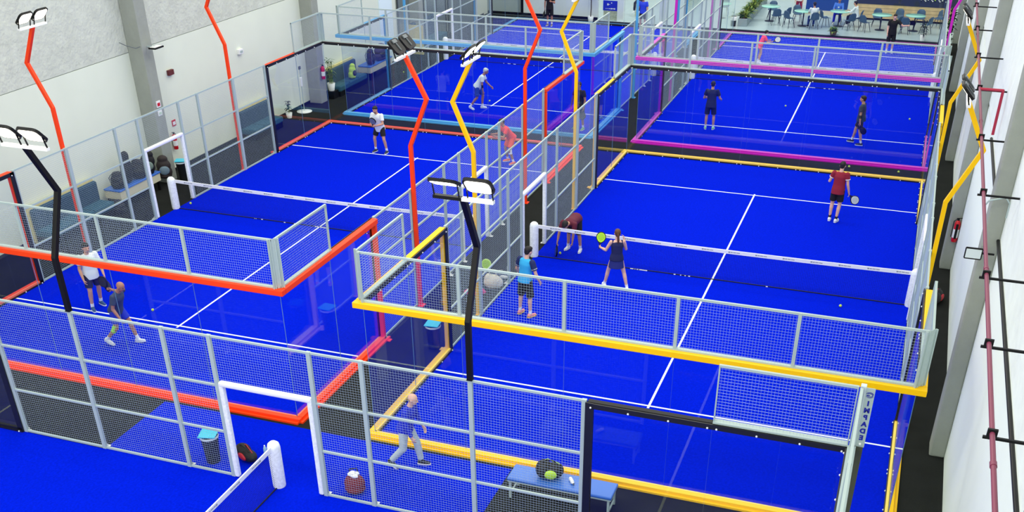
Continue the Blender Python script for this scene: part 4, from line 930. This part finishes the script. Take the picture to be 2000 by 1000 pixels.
# light blue court
p = person('white-haired man in white shirt and blue shorts stepping after a ball', (-7.2, 23.7, G), -78, dict(lean=32, lt=(-.1, .5, -1), ls=(-.03, -.1, -1), rt=(.08, -.05, -1), rs=(.04, -.8, -1), lu=(-.15, .3, -1), lf=(.1, .7, -.6), ru=(.12, .0, -1), rf=(-.05, .1, -1), headpitch=22, rfoot=(.05, 1, -.5)), dict(shirt=(228, 238, 240), bottom=(30, 66, 160), hair='white', skin='tan', armband=(1, (22, 22, 26)), len=.85), 1.78)
p = person('man in a black shirt behind the yellow pole on the light blue court', (-2.45, 22.3, G), 160, dict(lean=8, lt=(-.14, .15, -1), ls=(-.04, -.15, -1), rt=(.16, .15, -1), rs=(.05, -.15, -1), lu=(-.35, .1, -1), lf=(-.05, .35, -1), ru=(.3, .1, -1), rf=(.05, .3, -1)), dict(shirt=(20, 20, 24), bottom=(14, 14, 18), hair='black', skin='tan', bulk=1.1, shoe=(150, 200, 130)), 1.82, .012)
held('black racket hanging in the hand of the man behind the yellow pole', p, 0, (-.2, .5, -.8), RK['black'])
p = person('man all in black standing at the far end of the light blue court', (-9.6, 40.3, G), 182, dict(lean=4, lt=(-.05, 0, -1), ls=(0, -.03, -1), rt=(.05, 0, -1), rs=(0, -.03, -1), lu=(-.3, .1, -1), lf=(.3, .7, .3), ru=(.2, 0, -1), rf=(0, .1, -1)), dict(shirt=(14, 14, 18), bottom=(12, 12, 16), hair='black', skin='tan', len=1.0, hem=-.15, shoe=(120, 100, 110)), 1.84, .014)
held('dark racket held low by the man all in black', p, 1, (.1, .2, -1), RK['black'])
p = person('person in a blue shirt at the far right corner of the light blue court', (-4.6, 40.6, G), 178, dict(lean=6), dict(shirt=(40, 70, 210), bottom=(30, 30, 40), hair='brown', skin='mid'), 1.76, .015)
# apron
p = person('balding man in a blue sweatshirt and pale grey trousers walking by the yellow rail', (1.08, -.82, G), -88, dict(lean=16, lt=(-.08, .42, -1), ls=(-.03, .15, -1), rt=(.1, -.05, -1), rs=(.05, -.85, -1), lu=(-.15, .15, -1), lf=(.0, .5, -1), ru=(.15, .1, -1), rf=(-.05, .35, -1), headpitch=14, rfoot=(.05, 1, -.6)), dict(shirt=(8, 34, 190), bottom=(184, 200, 196), hair='bald', fringe='grey', skin='light', sleeve=1.9, len=1.92, shoe=(34, 34, 38), sole=(235, 235, 235)), 1.76)
# cafe
p = person('person in a white top and blue jeans seated at the second cafe table', (3.72, 43.97, .002), 18, dict(seat=.45, lean=8, lt=(-.1, 1, -.05), ls=(-.02, .05, -1), rt=(.1, 1, -.05), rs=(.02, .05, -1), lu=(-.15, .6, -.8), lf=(.2, 1, .0), ru=(.15, .6, -.8), rf=(-.2, 1, .0)), dict(shirt=(226, 236, 238), bottom=(34, 60, 130), hair='black', skin='mid', len=1.9, shoe=(20, 24, 40)), 1.72, .016)
p = person('person in a light blue jacket seated behind the third cafe table', (4.8, 45.85, .002), 180, dict(seat=.45, lean=6, lt=(-.12, 1, -.05), ls=(-.02, .05, -1), rt=(.12, 1, -.05), rs=(.02, .05, -1), lu=(-.2, .6, -.8), lf=(.2, 1, .0), ru=(.2, .6, -.8), rf=(-.2, 1, .0)), dict(shirt=(70, 120, 215), yoke=(224, 240, 240), bottom=(24, 30, 190), hair='black', skin='tan', len=1.9, sleeve=1.8), 1.72, .016)
p = person('person in a white long sleeved shirt seated right of the third table', (5.82, 45.08, .002), 75, dict(seat=.45, lean=14, lt=(-.12, 1, -.05), ls=(-.02, .05, -1), rt=(.12, 1, -.05), rs=(.02, .05, -1), lu=(-.2, .6, -.8), lf=(.2, 1, .1), ru=(.2, .6, -.8), rf=(-.2, 1, .1)), dict(shirt=(230, 240, 240), bottom=(26, 28, 36), hair='black', skin='mid', len=1.9, sleeve=1.8), 1.72, .016)
p = person('person in a white top and red trousers standing behind the leftmost cafe table', (2.6, 47.0, .002), 170, dict(lean=3), dict(shirt=(226, 220, 222), bottom=(150, 24, 44), hair='black', skin='mid', len=1.9), 1.66, .016, True)
p = person('person in dark navy seated on the woven stool by the white pillar', (-5.75, 44.55, .002), 170, dict(seat=.74, lean=10, lt=(-.12, 1, -.3), ls=(-.02, .1, -1), rt=(.12, 1, -.3), rs=(.02, .1, -1), lu=(-.2, .6, -.8), lf=(.2, 1, .1), ru=(.2, .6, -.8), rf=(-.2, 1, .1)), dict(shirt=(20, 28, 90), bottom=(30, 30, 40), hair='brown', skin='mid', len=1.9), 1.72, .016)
